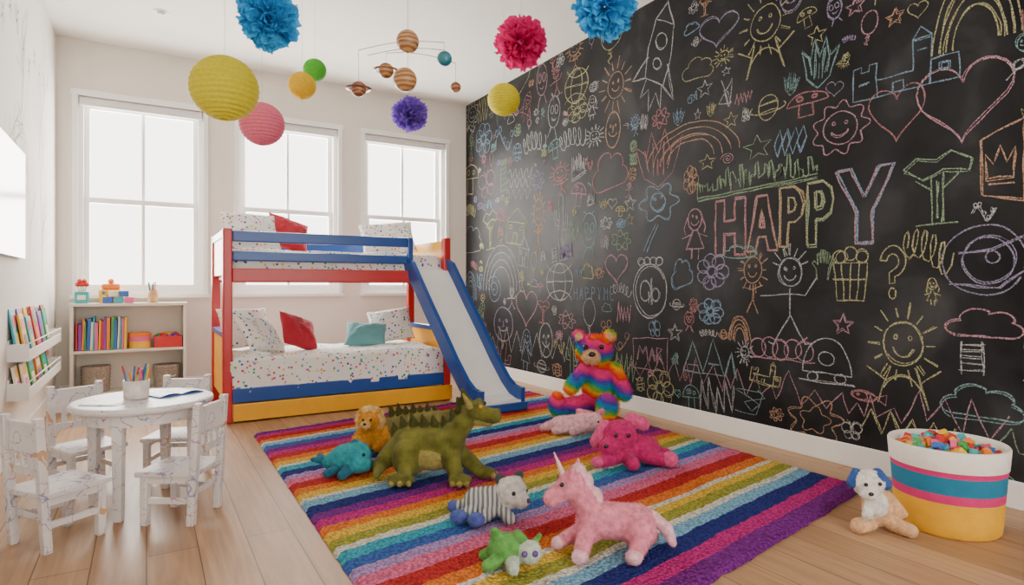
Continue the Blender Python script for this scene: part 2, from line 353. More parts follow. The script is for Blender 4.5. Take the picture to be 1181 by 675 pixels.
# ------------------------------------------------------------ table and chairs
def rtable():
    ch=[lathe('top',[(0,.455),(.275,.455),(.285,.461),(.288,.47),(.285,.48),(.275,.485),(0,.485)],[SCR],seg=56,smooth=False)]
    ch.append(lathe('apron',[(.225,.40),(.235,.40),(.235,.455),(.225,.455)],[SCR],seg=40,smooth=False))
    for i in range(4):
        a=pi/4+i*pi/2+.35;bm=bmesh.new()
        x,y=.215*cos(a),.215*sin(a)
        addbox(bm,-.022,.022,-.022,.022,0,.454,.005)
        for v in bm.verts:
            k=.72+.28*v.co.z/.44;v.co.x*=k;v.co.y*=k
        bmesh.ops.transform(bm,matrix=Matrix.Translation((x,y,0))@Matrix.Rotation(a,4,'Z'),verts=bm.verts)
        ch.append(frombm('leg_%d'%(i+1),bm,SCR))
    return group('kids_table',ch,(-.01,3.25,0),0)
rtable()
def chair(loc,face):
    a=math.atan2(face[1],face[0]);w=.122;d=.112;s=.015;sh=.225;bh=.51
    ch=[bx('seat',-d-.01,d+.02,-w-.005,w+.005,sh-.022,sh,SCR,.006)]
    k=1
    for x in (d-s,-d):
        for y in (-w,w-2*s):
            if x>0:ch.append(bx('leg_%d'%k,x-s,x+s,y,y+2*s,0,sh-.02,SCR,.004))
            else:
                bm=bmesh.new();addbox(bm,x,x+2*s,y,y+2*s,0,bh,.004)
                for v in bm.verts:
                    if v.co.z>sh:v.co.x-=.03*(v.co.z-sh)/(bh-sh)
                ch.append(frombm('leg_%d'%k,bm,SCR))
            k+=1
    ch.append(boxes('stretchers',[(-d+.005,d-.01,-w+.008,-w+.022,.09,.115),(-d+.005,d-.01,w-.022,w-.008,.09,.115),(-d+.005,-d+.02,-w+.023,w-.023,.12,.145),(-d+.002,d-.002,-w+.006,-w+.024,sh-.05,sh-.022),(-d+.002,d-.002,w-.024,w-.006,sh-.05,sh-.022)],SCR,.002))
    bm=bmesh.new();addbox(bm,-d-.022,-d-.004,-w+.01,w-.01,.375,.492,.006)
    ch.append(frombm('back_panel',bm,SCR))
    bm=bmesh.new();addbox(bm,-d-.014,-d+.004,-w+.01,w-.01,.29,.325,.004)
    for yy in (-.05,0,.05):addbox(bm,-d-.014,-d-.002,yy-.012,yy+.012,.31,.39,.002)
    ch.append(frombm('back_slats',bm,SCR))
    return group('kids_chair',ch,(loc[0],loc[1],0),a)
chair((-.30,2.97),(.82,.57));chair((.135,2.99),(-.84,.54));chair((-.25,3.62),(.45,-.89));chair((.14,3.66),(-.42,-.91))
def pencils(n,r,h,cols):
    out=[]
    for i in range(n):
        a=U(0,2*pi);q=U(0,r*.7);t=U(0,2*pi);l=h*U(.9,1.25)
        out.append(([(q*cos(a),q*sin(a),.01),(q*cos(a)+.03*cos(t),q*sin(a)+.03*sin(t),l)],.004))
    return [tubes('pencils_%d'%(i+1),out[i::len(cols)],cols[i],6) for i in range(len(cols))]
KC=[paint('kid_red',(.55,.02,.02)),paint('kid_blue',(.03,.13,.45)),paint('kid_yellow',(.82,.45,.02)),paint('kid_green',(.05,.32,.07)),paint('kid_pink',(.74,.12,.28)),paint('kid_orange',(.78,.19,.015)),paint('kid_teal',(.03,.35,.4)),paint('kid_purple',(.22,.05,.34)),paint('kid_cream',(.80,.71,.55))]
cup=[lathe('cup',[(0,0),(.045,0),(.05,.004),(.053,.085),(.049,.085),(.046,.01),(0,.01)],[paint('cup_white',(.72,.67,.62),.4,.15,30)],seg=28)]
group('pencil_cup',cup+pencils(16,.045,.135,KC[:7]),(-.04,3.25,.486))
bk=[]
bm=bmesh.new()
for s in (-1,1):
    for i in range(8):
        x0=i/8*.10;x1=(i+1)/8*.10;z0=.006+.008*sin(i/8*pi);z1=.006+.008*sin((i+1)/8*pi)
        q=[bm.verts.new((s*x0,-.07,z0)),bm.verts.new((s*x1,-.07,z1)),bm.verts.new((s*x1,.07,z1)),bm.verts.new((s*x0,.07,z0))];bm.faces.new(q)
bk.append(frombm('pages',bm,SCR));bk.append(bx('cover',-.105,.105,-.074,.074,0,.005,KC[1],.001))
group('open_notebook',bk,(.11,3.30,.486),.5)
group('paper_sheets',[bx('sheet_1',-.06,.06,-.08,.08,0,.002,SCR,0),bx('sheet_2',-.05,.07,-.06,.09,.0022,.004,SCR,0)],(-.15,3.18,.486),1.0)
# ------------------------------------------------------------ bookshelf
x0,x1,y0,y1=0,.87,0,.28;t=.025
L=[(x0,x0+t,y0,y1,0,.825),(x1-t,x1,y0,y1,0,.825),(x0-.01,x1+.01,y0-.01,y1,.825,.85),(x0+t,x1-t,y0+.005,y1,.42,.442),(x0+t,x1-t,y0+.005,y1,.05,.075),(x0+t,x1-t,y1-.012,y1,.075,.42),(x0+t,x1-t,y1-.012,y1,.442,.825),(x0+t,x1-t,y0+.01,y0+.03,0,.05)]
group('toy_bookcase',[boxes('carcass',L,paint('shelf_cream',(.70,.67,.59),.5,.03),0)],(-.556,6.29,0))
def books(name,loc,n,w,hmax):
    bm=bmesh.new();x=0
    for i in range(n):
        t=U(.012,.026);h=hmax*U(.72,1);d=U(.15,.2)
        M=Matrix.Translation((x,0,.003))@Matrix.Rotation(rad(U(0,3) if i<n-4 else U(6,8)),4,'Y')
        addbox(bm,0,t,0,d,0,h,.0015,i*7%9,M)
        x+=t+.0025+(.004 if i>=n-4 else 0)
        if x>w:break
    o=frombm(name,bm,KC);o.location=loc;return o
group('shelf_books',[books('book_row',(0,0,0),22,.36,.29)],(-.52,6.34,.443))
o=lathe('body',[(0,0),(.082,0),(.085,.01),(.085,.06),(.086,.062),(.086,.10),(.088,.105),(.088,.13),(.07,.14),(0,.142)],[KC[2],KC[4],KC[5]],seg=36,mi=[0,0,0,0,1,1,2,2,2],smooth=False);group('round_toy_box',[o],(-.05,6.40,.443))
def bin_(name,loc,w,d,h,mat,fill=None,fn='contents'):
    ch=[boxes('bin',[(-w/2,w/2,-d/2,-d/2+.008,0,h),(-w/2,w/2,d/2-.008,d/2,0,h),(-w/2,-w/2+.008,-d/2+.008,d/2-.008,0,h),(w/2-.008,w/2,-d/2+.008,d/2-.008,0,h),(-w/2+.008,w/2-.008,-d/2+.008,d/2-.008,0,.008)],mat,0)]
    if fill:
        bm=bmesh.new()
        for i in range(fill):
            b2=bmesh.new()
            if i%2:bmesh.ops.create_icosphere(b2,subdivisions=2,radius=U(.02,.032))
            else:
                bmesh.ops.create_cube(b2,size=U(.03,.045));bmesh.ops.bevel(b2,geom=b2.edges[:],offset=.004,segments=2,affect='EDGES')
            bmesh.ops.transform(b2,matrix=Matrix.Translation((U(-w/2+.04,w/2-.04),U(-d/2+.04,d/2-.04),h-U(-.01,.03)+.005))@Euler((U(0,3),U(0,3),U(0,3))).to_matrix().to_4x4(),verts=b2.verts)
            merge(bm,b2,i%9)
        ch.append(frombm(fn,bm,KC))
    return group(name,ch,loc)
bin_('toy_bin',(.17,6.42,.443),.22,.18,.10,KC[0],26,'toys')
def wbasket(loc,r,h):
    pr=[(0,0),(r*.9,0)];n=14
    for i in range(n):
        z=h*i/(n-1);pr.append((r*(.9+.1*z/h)+.004*(i%2),z))
    pr+=[(r*.96,h+.004),(r*.92,h-.01),(r*.85,.01),(0,.01)]
    return group('woven_basket',[lathe('weave',pr,[paint('basket_grey',(.34,.29,.24),.9,.25,60,.5,120)],seg=40),tubes('handle',[([(0,-r-.002,h*.55+.0),(.02,-r-.012,h*.5),(.05,-r*.97-.012,h*.5),(.07,-r*.9,h*.55)],.005)],paint('rope',(.6,.55,.45),.8))],loc)
wbasket((-.38,6.43,.077),.11,.22);wbasket((.16,6.43,.077),.11,.2)
ch=[bx('pot',-.05,.05,-.045,.045,0,.10,KC[6],.01),bx('label_patch',-.03,.03,-.05,-.044,.03,.07,KC[8],.002)]
for i in range(5):
    x=-.03+.016*i;z=.15+.03*(i%2);ch.append(tubes('stem_%d'%(i+1),[([(x*.5,0,.09),(x,0,z)],.003)],KC[3],6));ch.append(ball('flower_%d'%(i+1),(x,U(-.015,.015),z+.012),.02,KC[0],12))
group('toy_flower_pot',ch,(-.48,6.42,.851))
ch=[bx('body',-.09,.09,-.05,.05,0,.12,KC[2],.02),bx('roof',-.07,.07,-.05,.05,.12,.17,KC[5],.02),ball('dial',(0,-.05,.06),(.03,.01,.03),KC[0]),ball('knob_1',(-.055,-.05,.09),.012,KC[1]),ball('knob_2',(.055,-.05,.09),.012,KC[3]),ball('knob_3',(0,0,.19),.025,KC[5])]
group('toy_house',ch,(-.27,6.47,.851))
ch=[]
for i,(x,z,c) in enumerate([(-.07,0,1),(.01,0,6),(.09,0,4),(-.03,.055,8),(.05,.055,1)]):ch.append(bx('block_%d'%(i+1),x-.036,x+.036,-.035,.035,z,z+.052,KC[c],.006))
group('toy_blocks',ch,(-.22,6.345,.851))
cup=[lathe('cup',[(0,0),(.04,0),(.042,.11),(.038,.11),(.036,.01),(0,.01)],[paint('wood_cup',(.55,.34,.15),.5)],seg=24)]
group('pencil_jar',cup+pencils(10,.035,.15,KC[:5]),(.05,6.40,.851))
# ------------------------------------------------------------ book rack on left wall
y0,y1=4.42,5.95;ch=[]
for k,z in enumerate((.565,.34)):
    ch.append(boxes('tier_%d'%(k+1),[(.008,.088,y0+.012,y1-.012,z,z+.014),(.088,.10,y0+.012,y1-.012,z,z+.06),(0,.10,y0,y0+.012,z,z+.10),(0,.10,y1-.012,y1,z,z+.10),(0,.008,y0+.012,y1-.012,z,z+.12)],WHITE,0))
    ch.append(tubes('rail_%d'%(k+1),[([(.095,y0,z+.10),(.095,y1,z+.10)],.004)],WHITE))
group('wall_book_rack',ch,(XL,0,0))
for z in (.581,.356):
    bm=bmesh.new();y=4.45;i=0
    while y<5.72:
        w=U(.13,.19);h=U(.22,.29) if z>.5 else U(.16,.2)
        c=random.choice([0,1,2,3,4,5,6,7,8])
        M=Matrix.Translation((.045+.02*(i%2),y,.001))@Matrix.Rotation(rad(-9),4,'Y')
        addbox(bm,-.006,.006,0,w,0,h,.0015,c,M)
        addbox(bm,.006,.0075,w*.15,w*.85,h*.62,h*.88,0,(c+3)%9,M);addbox(bm,.006,.0075,w*.25,w*.75,h*.15,h*.5,0,(c+5)%9,M)
        y+=w*.62+.02;i+=1
    o=frombm('book_covers',bm,KC);group('picture_books',[o],(XL,0,z))
group('wall_screen',[bx('bezel',0,.03,3.85,4.82,1.17,1.83,BLACK,.006),bx('screen',.0295,.032,3.865,4.805,1.185,1.815,paint('screen_white',(.80,.81,.82),.2,.01),0)],(XL,0,0))
# ------------------------------------------------------------ toy basket by the wall
prof=[(0,0),(.205,0),(.213,.01),(.218,.05),(.222,.10),(.224,.135),(.2255,.14),(.2275,.17),(.2285,.175),(.231,.21),(.232,.215),(.234,.245),(.235,.25),(.236,.256),(.240,.267),(.247,.345),(.243,.352),(.236,.345),(.225,.27),(.20,.22),(0,.21)]
prof=[(r*.86,z) for r,z in prof]
CW=paint('canvas_white',(.80,.74,.66),.9,.05,20,.3,200);CY=paint('canvas_yellow',(.80,.40,.012),.9,.05,20,.3,200);CP=paint('canvas_pink',(.64,.02,.16),.9,.05,20,.3,200);CB=paint('canvas_teal',(.012,.18,.31),.9,.05,20,.3,200)
mi=[1,1,1,1,1,1,2,2,3,3,3,2,2,2,0,0,0,0,0,0]
bk=lathe('body',prof,[CW,CY,CP,CB],seg=64,mi=mi)
bm=bmesh.new()
for i in range(150):
    r=.17*math.sqrt(R());a=U(0,2*pi);z=.30+.055*(1-(r/.17)**2)+U(-.03,.02)
    b2=bmesh.new();bmesh.ops.create_cube(b2,size=1);sx,sy,sz=random.choice([(.03,.03,.03),(.055,.028,.022),(.04,.025,.02),(.03,.03,.05)])
    bmesh.ops.transform(b2,matrix=Matrix.Diagonal((sx,sy,sz,1)),verts=b2.verts);bmesh.ops.bevel(b2,geom=b2.edges[:],offset=.003,segments=1,affect='EDGES')
    bmesh.ops.transform(b2,matrix=Matrix.Translation((r*cos(a),r*sin(a),z))@Euler((U(0,3),U(0,3),U(0,3))).to_matrix().to_4x4(),verts=b2.verts);merge(bm,b2,random.choice([0,2,3,4,5,6,6,5,0,1]))
tb=frombm('building_blocks',bm,KC)
group('toy_basket',[bk,tb],(2.87,1.22,0))
# ------------------------------------------------------------ lanterns, pompoms, mobile
def lantern(loc,r,mat):
    ribs=17;sub=4;n=ribs*sub;pr=[]
    for i in range(n+1):
        t=.12+(pi-.24)*i/n;k=.935+.065*abs(sin(pi*i/sub))**.7
        pr.append((r*sin(t)*k,r*.97*cos(t)*k))
    pr+= [(r*.11,-r*.92)]
    ch=[lathe('shade',pr,[mat],seg=48),tubes('string',[([(0,0,r*.9),(0,0,H-loc[2])],.0012)],STR,5)]
    ring=[(r*.12*cos(t*pi/8),r*.12*sin(t*pi/8),r*.94) for t in range(17)];ch.append(tubes('wire',[(ring,.002),([(-r*.12,0,r*.94),(0,0,r*1.02),(r*.12,0,r*.94)],.0015)],WIRE,5))
    return group('paper_lantern',ch,loc)
def paper(name,c,tr=.35):
    m,nt,b=new('paper_'+name);b.inputs['Base Color'].default_value=(*c,1);b.inputs['Roughness'].default_value=.85
    n=noise_n(nt,60,3);r=ramp(nt,n.outputs[0],[(.3,tuple(x*.85 for x in c)),(.7,c)]);nt.links.new(r.outputs[0],b.inputs['Base Color'])
    tl=N(nt,'ShaderNodeBsdfTranslucent');nt.links.new(r.outputs[0],tl.inputs[0])
    mx=N(nt,'ShaderNodeMixShader');mx.inputs[0].default_value=tr;nt.links.new(b.outputs[0],mx.inputs[1]);nt.links.new(tl.outputs[0],mx.inputs[2]);nt.links.new(mx.outputs[0],nt.nodes['Material Output'].inputs[0])
    return m
PY=paper('yellow',(.82,.72,.035),.25);PP=paper('pink',(.88,.22,.34),.25);PG=paper('green',(.12,.55,.05),.25);PY2=paper('gold',(.88,.60,.03),.25)
lantern((.365,3.636,2.08),.178,PY);lantern((.622,4.065,2.02),.137,PP);lantern((1.073,4.61,2.61),.085,PG);lantern((.925,4.349,2.394),.096,PY2);lantern((2.329,3.966,2.421),.125,PY)
def pompom(loc,r,mat,n=230):
    vs=[];fs=[]
    for q in range(n):
        d=Vector((random.gauss(0,1),random.gauss(0,1),random.gauss(0,1))).normalized();a,b=frame(d);t=U(0,2*pi);w=a*cos(t)+b*sin(t);nn=d.cross(w)
        ww=r*U(.16,.26);L=r*U(.86,1.1);base=len(vs)
        for j,(l,k) in enumerate([(.15,.15),(.55,.7),(.85,1),(1,.75)]):
            for i in (-1,-.33,.33,1):
                p=d*l*L+w*i*ww*k+nn*(U(-.045,.045)+.06*(i*i))*r*(.4+k)
                if j==3:p+=d*U(-.08,.06)*r
                vs.append(p)
        for j in range(3):
            for i in range(3):
                a_=base+j*4+i;fs.append((a_,a_+1,a_+5,a_+4))
    return group('tissue_pompom',[mesh('petals',vs,fs,mat),tubes('string',[([(0,0,0),(0,0,H-loc[2])],.0012)],STR,5)],loc)
PB=paper('blue',(.05,.44,.84));PM=paper('magenta',(.88,.03,.24));PU=paper('purple',(.26,.12,.68))
pompom((.52,3.191,2.328),.145,PB);pompom((1.82,2.17,2.295),.14,PB);pompom((1.911,3.05,2.448),.148,PM);pompom((1.676,4.245,2.28),.128,PU)
W1=m_wave('wood_planet_brown',(.30,.12,.04),(.55,.30,.12),14,4,.35);W2=m_wave('wood_planet_dark',(.18,.06,.03),(.42,.18,.08),18,5,.35)
TEAL=paint('planet_teal',(.03,.2,.25),.3,.3,20)
k=.0046
pls=[(0,24,0,.060,W1),(-3,-20,0,.062,W1),(-30,-1,24,.042,W1),(-54,-34,-10,.040,W2),(45,-4,-22,.038,TEAL),(54,-24,14,.028,W2)]
ch=[];wires=[([(0,0,(H-2.186)),(0,0,-.05)],.0014)]
arms=[((-54,10,-10),(45,14,-22)),((-30,20,24),(54,4,14)),((-40,-2,-26),(40,24,26))]
for a,b_ in arms:
    pa=[]
    for i in range(9):
        t=i/8;z=(a[1]*(1-t)+b_[1]*t)+5*sin(pi*t);pa.append(((a[0]*(1-t)+b_[0]*t)*k,(a[2]*(1-t)+b_[2]*t)*k,z*k))
    wires.append((pa,.0020))
for i,(x,z,y,r,m_) in enumerate(pls):
    ch.append(ball('planet_%d'%(i+1),(x*k,y*k,z*k),r,m_,28))
    if i>1:
        top={2:20,3:10,4:14,5:4}[i];wires.append(([(x*k,y*k,z*k),(x*k,y*k,top*k)],.001))
    if i in (2,3):
        ch.append(lathe('planet_ring_%d'%i,[(r*1.25,0),(r*1.7,.002),(r*1.25,.003)],[W2],(x*k,y*k,z*k),36))
ch.append(tubes('wires',wires,WIRE,5))
group('solar_system_mobile',ch,(1.184,3.023,2.186),-YAW)
# ------------------------------------------------------------ plush toys
def pdist(P,q):
    if q[0]=='e':return np.sqrt((((P-np.array(q[1],float))/np.array(q[2],float))**2).sum(1))
    a=np.array(q[1],float);b=np.array(q[2],float);ab=b-a;t=np.clip((P-a)@ab/(ab@ab+1e-9),0,1)
    return np.linalg.norm(P-a-t[:,None]*ab,axis=1)/(q[3]*(1-t)+q[4]*t)
def plush(name,loc,s,prims,mats,rz=-YAW,fur=2.0,nf=6000,eyes=(),vox=1.4,extra=(),z0=RZ,smooth=5):
    bm=bmesh.new()
    for q in prims:
        if q[0]=='e':L=[(Vector(q[1]),q[2])]
        else:
            a=Vector(q[1]);b=Vector(q[2]);n=max(3,int((b-a).length/(min(q[3],q[4])*.4))+1)
            L=[(a.lerp(b,i/(n-1)),(q[3]+(q[4]-q[3])*i/(n-1),)*3) for i in range(n)]
        for c,r in L:
            bmesh.ops.create_uvsphere(bm,u_segments=16,v_segments=10,radius=1,matrix=Matrix.Translation(c)@Matrix.Diagonal((*r,1)))
    me=bpy.data.meshes.new('tmp');bm.to_mesh(me);bm.free();o=bpy.data.objects.new('tmp',me);COL.objects.link(o)
    md=o.modifiers.new('r','REMESH');md.mode='VOXEL';md.voxel_size=vox
    sm=o.modifiers.new('s','SMOOTH');sm.factor=.6;sm.iterations=smooth
    dg=bpy.context.evaluated_depsgraph_get();me2=bpy.data.meshes.new_from_object(o.evaluated_get(dg));bpy.data.objects.remove(o)
    me2.name=name;me2.materials.clear()
    for m_ in mats:me2.materials.append(m_)
    nv=len(me2.vertices);nfc=len(me2.polygons)
    V=np.empty(nv*3);me2.vertices.foreach_get('co',V);V=V.reshape(-1,3)
    Cn=np.array([f.center[:] for f in me2.polygons]);Nn=np.array([f.normal[:] for f in me2.polygons]);Ar=np.array([f.area for f in me2.polygons])
    mi=np.argmin(np.stack([pdist(Cn,q) for q in prims]),axis=0);mi=np.array([q[-1] for q in prims])[mi]
    me2.polygons.foreach_set('material_index',mi.astype(np.int32));me2.polygons.foreach_set('use_smooth',[True]*nfc)
    zmin=V[:,2].min();ch=[]
    if nf:
        rs=np.random.RandomState(5);idx=rs.choice(nfc,nf,p=Ar/Ar.sum());n_=Nn[idx];c=Cn[idx]+rs.uniform(-.6,.6,(nf,3))*vox-n_*.3
        w=np.cross(n_,rs.normal(size=(nf,3)));w/=np.linalg.norm(w,axis=1)[:,None]+1e-9;w*=fur*.2
        d=n_+np.stack([rs.uniform(-.6,.6,nf),rs.uniform(-.6,.6,nf),rs.uniform(-.9,.3,nf)],1);d/=np.linalg.norm(d,axis=1)[:,None];d*=fur*rs.uniform(.6,1.2,(nf,1))
        FV=np.stack([c-w,c+w,c+d],1).reshape(-1,3);FV[:,2]=np.maximum(FV[:,2],zmin)-zmin
        ch.append(mesh('fur',(FV*s).tolist(),np.arange(nf*3).reshape(-1,3).tolist(),mats,mi[idx].tolist()))
    V[:,2]-=zmin;me2.vertices.foreach_set('co',(V*s).ravel());me2.update()
    o=bpy.data.objects.new('body',me2);COL.objects.link(o);ch.append(o)
    for i,e in enumerate(eyes):
        ch.append(ball('eye_%d'%(i+1),(e[0]*s,e[1]*s,(e[2]-zmin)*s),e[3]*s,e[4] if len(e)>4 else BLACK,14))
    for nm,c,r,m_ in extra:
        ch.append(ball(nm,(c[0]*s,c[1]*s,(c[2]-zmin)*s),tuple(x*s for x in r),m_,16))
    return group(name,ch,(loc[0],loc[1],z0),rz)
E=lambda c,r,m=0:('e',c,r if isinstance(r,tuple) else (r,r,r),m)
C_=lambda a,b,r1,r2,m=0:('c',a,b,r1,r2,m)
pk=plushm('pink',(.76,.24,.32));lp=plushm('lightpink',(.80,.45,.50));horn=paint('horn_pearl',(.8,.55,.5),.35)
plush('plush_unicorn',(1.451,1.745),.00312,[C_((-10,0,34),(42,8,27),21,22),E((-14,0,30),(19,19,24)),C_((-14,0,42),(-34,-2,72),16,13),E((-38,-3,76),(17,15,17)),C_((-42,-4,73),(-61,-6,61),12.5,10.5),
 C_((-30,9,88),(-28,11,102),5,2),C_((-38,-13,88),(-38,-15,102),5,2),C_((-48,-3,90),(-58,-3,114),3.6,1.2,2),E((-28,4,90),(9,8,9),1),E((-19,5,76),(9,9,13),1),E((-8,4,58),(9,8,13),1),
 C_((-22,-16,22),(-30,-38,9),11,9),E((-32,-43,8),(10,9,8),1),C_((-26,4,18),(-50,-4,9),10,8),E((-54,-6,8),(8,8,8),1),E((42,-8,24),(21,18,22)),C_((40,-22,14),(30,-40,9),11,9),E((28,-45,8),(10,9,8),1),C_((46,22,14),(62,14,8),11,8),C_((62,8,34),(76,2,22),7,8,1),C_((76,2,22),(82,-6,8),8,5,1)],
 [pk,lp,horn],fur=1.8,nf=9000,eyes=[(-50,-16,80,2.8),(-51,10,80,2.8)],extra=[('nostril_1',(-68,-13,62),(1.2,1.2,1.2),paint('mouth_pink',(.5,.1,.2)))])
rb=m_rainbow();tan=plushm('tan',(.70,.41,.22))
plush('rainbow_teddy_bear',(2.90,3.63),.0062,[E((10,0,34),(21,19,30)),E((4,-3,78),(23,19,20)),E((-2,-21,72),(11,10,9),1),E((-15,0,95),(8.5,6,8.5)),E((23,0,95),(8.5,6,8.5)),E((-15,-6,95),(5,3,5),1),E((23,-6,95),(5,3,5),1),
 C_((-8,-6,54),(-26,-22,36),9.5,9.5),C_((28,-4,54),(38,-18,28),10,10),C_((-4,-8,13),(-36,-26,12),12,11),E((-44,-32,17),(10,9,16)),C_((20,-12,13),(14,-42,12),13,12),E((12,-50,17),(13,8,17))],
 [rb,tan],fur=2.4,nf=16000,eyes=[(-9,-21,84,3.0),(10,-21.5,84,3.0)],extra=[('nose',(-2.5,-31,76),(4.5,2.5,3),BLACK)])
gr=plushm('olive',(.14,.135,.022),.5,14);dg_=plushm('dark_olive',(.055,.055,.01));bl_=plushm('belly_olive',(.30,.25,.07))
spk=[(-46,10,46),(-36,9,54),(-24,8,57),(-11,6,57),(2,4,56),(14,1,56),(24,-3,66),(32,-4,79),(38,-4,89)]
DR=[C_((-30,8,34),(18,-2,36),22,20),E((0,-8,24),(30,15,15),2),C_((18,-4,42),(42,-8,70),16,10),E((48,-10,79),(14,13,11)),C_((54,-13,77),(72,-18,74),9,8.5),C_((52,-12,68),(66,-16,65),6,4.5,2),E((74,-24,80),(3,3,3)),E((76,-14,80),(3,3,3)),E((50,-20,88),(5,4,4)),E((53,-2,88),(5,4,4)),
 C_((42,2,86),(32,4,101),4.5,1.6,2),C_((44,-20,86),(36,-22,100),4.5,1.6,2),C_((20,-14,28),(30,-28,8),12,8),E((34,-35,6),(14,9,7)),C_((32,2,24),(54,-4,8),11,8),E((60,-7,6),(13,9,7)),
 E((-28,-11,24),(19,14,22)),C_((-30,-18,16),(-30,-28,8),9,8),E((-32,-33,6),(16,10,7)),E((-32,24,20),(18,14,20)),C_((-44,10,30),(-62,-2,14),15,9),C_((-62,-2,14),(-62,-24,7),8,4)]
for x,y in ((26,-43),(34,-45),(42,-43),(-42,-42),(-32,-43),(-22,-42),(70,-12),(74,-6)):DR.append(E((x,y,4),(3.2,3.2,3.4),2))
for p in spk:DR.append(C_(p,(p[0]-4,p[1],p[2]+14),6.5,1.6,1))
plush('plush_dragon',(1.253,2.84),.00435,DR,[gr,dg_,bl_],fur=1.4,nf=8000,eyes=[(56,-22,85,2.8,paint('eye_amber',(.5,.25,.02),.15)),(59,0,85,2.8)])
D2=[C_((-34,0,14),(20,0,18),12,15),C_((24,-2,22),(38,-5,26),10,8),C_((-38,0,12),(-56,4,7),9,4),E((-20,-12,7),(8,8,8)),E((12,-13,7),(8,8,8))]
for i in range(7):D2.append(C_((-34+i*9,0,24+i*.6),(-36+i*9,0,38+(i%2)*3),5.5,1.8,1))
plush('plush_dinosaur',(1.50,3.62),.0052,D2,[plushm('moss',(.20,.17,.05),.4,14),dg_],fur=1.5,nf=4000,eyes=[(40,-12,28,1.8)])
tq=plushm('turquoise',(.03,.31,.36));tq2=plushm('deep_teal',(.02,.14,.22))
plush('plush_whale',(.90,3.13),.0042,[C_((10,0,20),(-6,2,18),18,16),C_((-6,2,18),(-24,2,12),16,9),C_((-24,2,12),(-32,2,14),8,5),C_((-32,2,14),(-42,-8,18),5,3,1),C_((-32,2,14),(-40,12,18),5,3,1),C_((14,-12,13),(24,-10,12),10,8),C_((4,-15,8),(0,-28,5),7,6,1),C_((-12,-12,7),(-20,-22,5),6,5,1),E((8,0,37),(5,4,4),1),C_((18,10,8),(24,16,5),7,6,1)],[tq,tq2],fur=1.5,nf=5000,eyes=[(22,-13,25,2.0)])
og=plushm('orange',(.70,.32,.04));og2=plushm('peach',(.80,.54,.20))
LI=[E((2,2,15),(15,13,15)),E((-2,-6,33),(12,11,11)),E((-12,-5,43),3.8),E((8,-5,43),3.8),E((-4,-16,30),(6,5,5),1),C_((-9,-2,22),(-17,-10,12),5.5,5.5),C_((13,0,22),(19,-8,12),5.5,5.5),C_((-4,-6,6),(-12,-18,6),7,7),C_((8,-6,6),(12,-19,6),7,7)]
for i in range(12):LI.append(E((-2+13*cos(i*pi/6),-2,33+13*sin(i*pi/6)),(5,6,5),1))
plush('plush_lion',(1.161,3.54),.0050,LI,[og,og2],fur=2.2,nf=6000,eyes=[(-7,-16,36,1.6),(2,-16.5,36,1.6)],extra=[('nose',(-4,-21,32),(2,1.3,1.5),BLACK)])
zs=m_wave('plush_grey_stripes',(.14,.15,.16),(.50,.49,.46),16,2,.95);wg=plushm('offwhite',(.62,.60,.56));vb=plushm('periwinkle',(.08,.11,.35));dk=plushm('charcoal',(.07,.07,.08))
plush('plush_zebra',(1.25,2.222),.0037,[C_((-18,0,17),(8,0,19),15,15),E((22,-5,28),(18,16,18),1),E((32,-16,23),(10,9,9),1),E((40,-20,24),(3.5,3,3),3),E((8,6,40),(6,4,7),3),E((30,6,44),(6,4,6),3),C_((-22,-10,9),(-32,-18,7),8,7),E((-37,-22,7),(10,9,8),2),C_((-2,-12,9),(-12,-26,7),8,7),E((-17,-31,7),(10,9,8),2),C_((-30,8,10),(-42,10,7),7,6),E((-46,10,7),(7,7,7),2),C_((12,-14,10),(20,-28,7),7,6.5,0)],[zs,wg,vb,dk],fur=1.5,nf=5000,eyes=[(24,-21,32,2.4),(38,-8,31,2.2)])
mg=plushm('magenta',(.52,.02,.14));mg2=plushm('hotpink',(.68,.09,.24))
plush('plush_dog',(2.252,2.509),.00476,[E((-8,-2,32),(20,18,18)),E((-22,-15,22),(12,10,10)),C_((-24,2,42),(-34,0,24),7,8,1),C_((6,4,50),(20,2,44),7,8,1),C_((6,4,17),(26,4,15),17,14),C_((22,-8,10),(40,-15,8),9,8),E((46,-18,9),(9,8,9),1),C_((-14,-12,10),(-30,-20,7),9,7),E((-36,-22,7),(8,7,6),1),C_((0,-16,9),(2,-28,7),8,8),C_((30,10,10),(46,4,8),8,8)],[mg,mg2],fur=1.7,nf=6000,eyes=[(-15,-19,36,2.4),(-1,-20,36,2.4)],extra=[('nose',(-27,-24,25),(3,2,2),BLACK)])
plush('plush_bunny',(2.44,3.22),.0056,[C_((-20,2,9),(14,0,11),9,11),E((22,-4,13),(11,10,10)),C_((20,4,20),(6,10,22),4,4,1),C_((26,2,20),(34,10,22),4,4,1),C_((-10,-6,6),(-24,-14,5),6,5),C_((4,-8,6),(-4,-18,5),6,5),C_((-28,4,7),(-38,2,5),6,4)],[lp,pk],fur=1.7,nf=4000,eyes=[(26,-13,15,1.4)])
gn=plushm('green',(.13,.36,.08));gw=plushm('mint_white',(.52,.60,.48))
plush('plush_turtle',(1.099,1.79),.003,[E((-12,4,19),(21,18,17)),E((16,-4,17),(14,13,13),1),C_((8,0,30),(2,2,36),6,5,0),C_((22,2,26),(28,2,34),4,3,0),C_((-22,-8,9),(-32,-16,7),8,7),C_((-4,-12,9),(-3,-24,7),8,7,1),C_((-20,2,30),(-24,0,38),7,6),C_((-28,12,10),(-38,12,7),7,6)],[gn,gw],fur=1.7,nf=4500,eyes=[(22,-15,20,3.6,paint('eye_violet',(.12,.05,.25),.15)),(10,-16,20,3.6,paint('eye_violet',(.12,.05,.25),.15))])
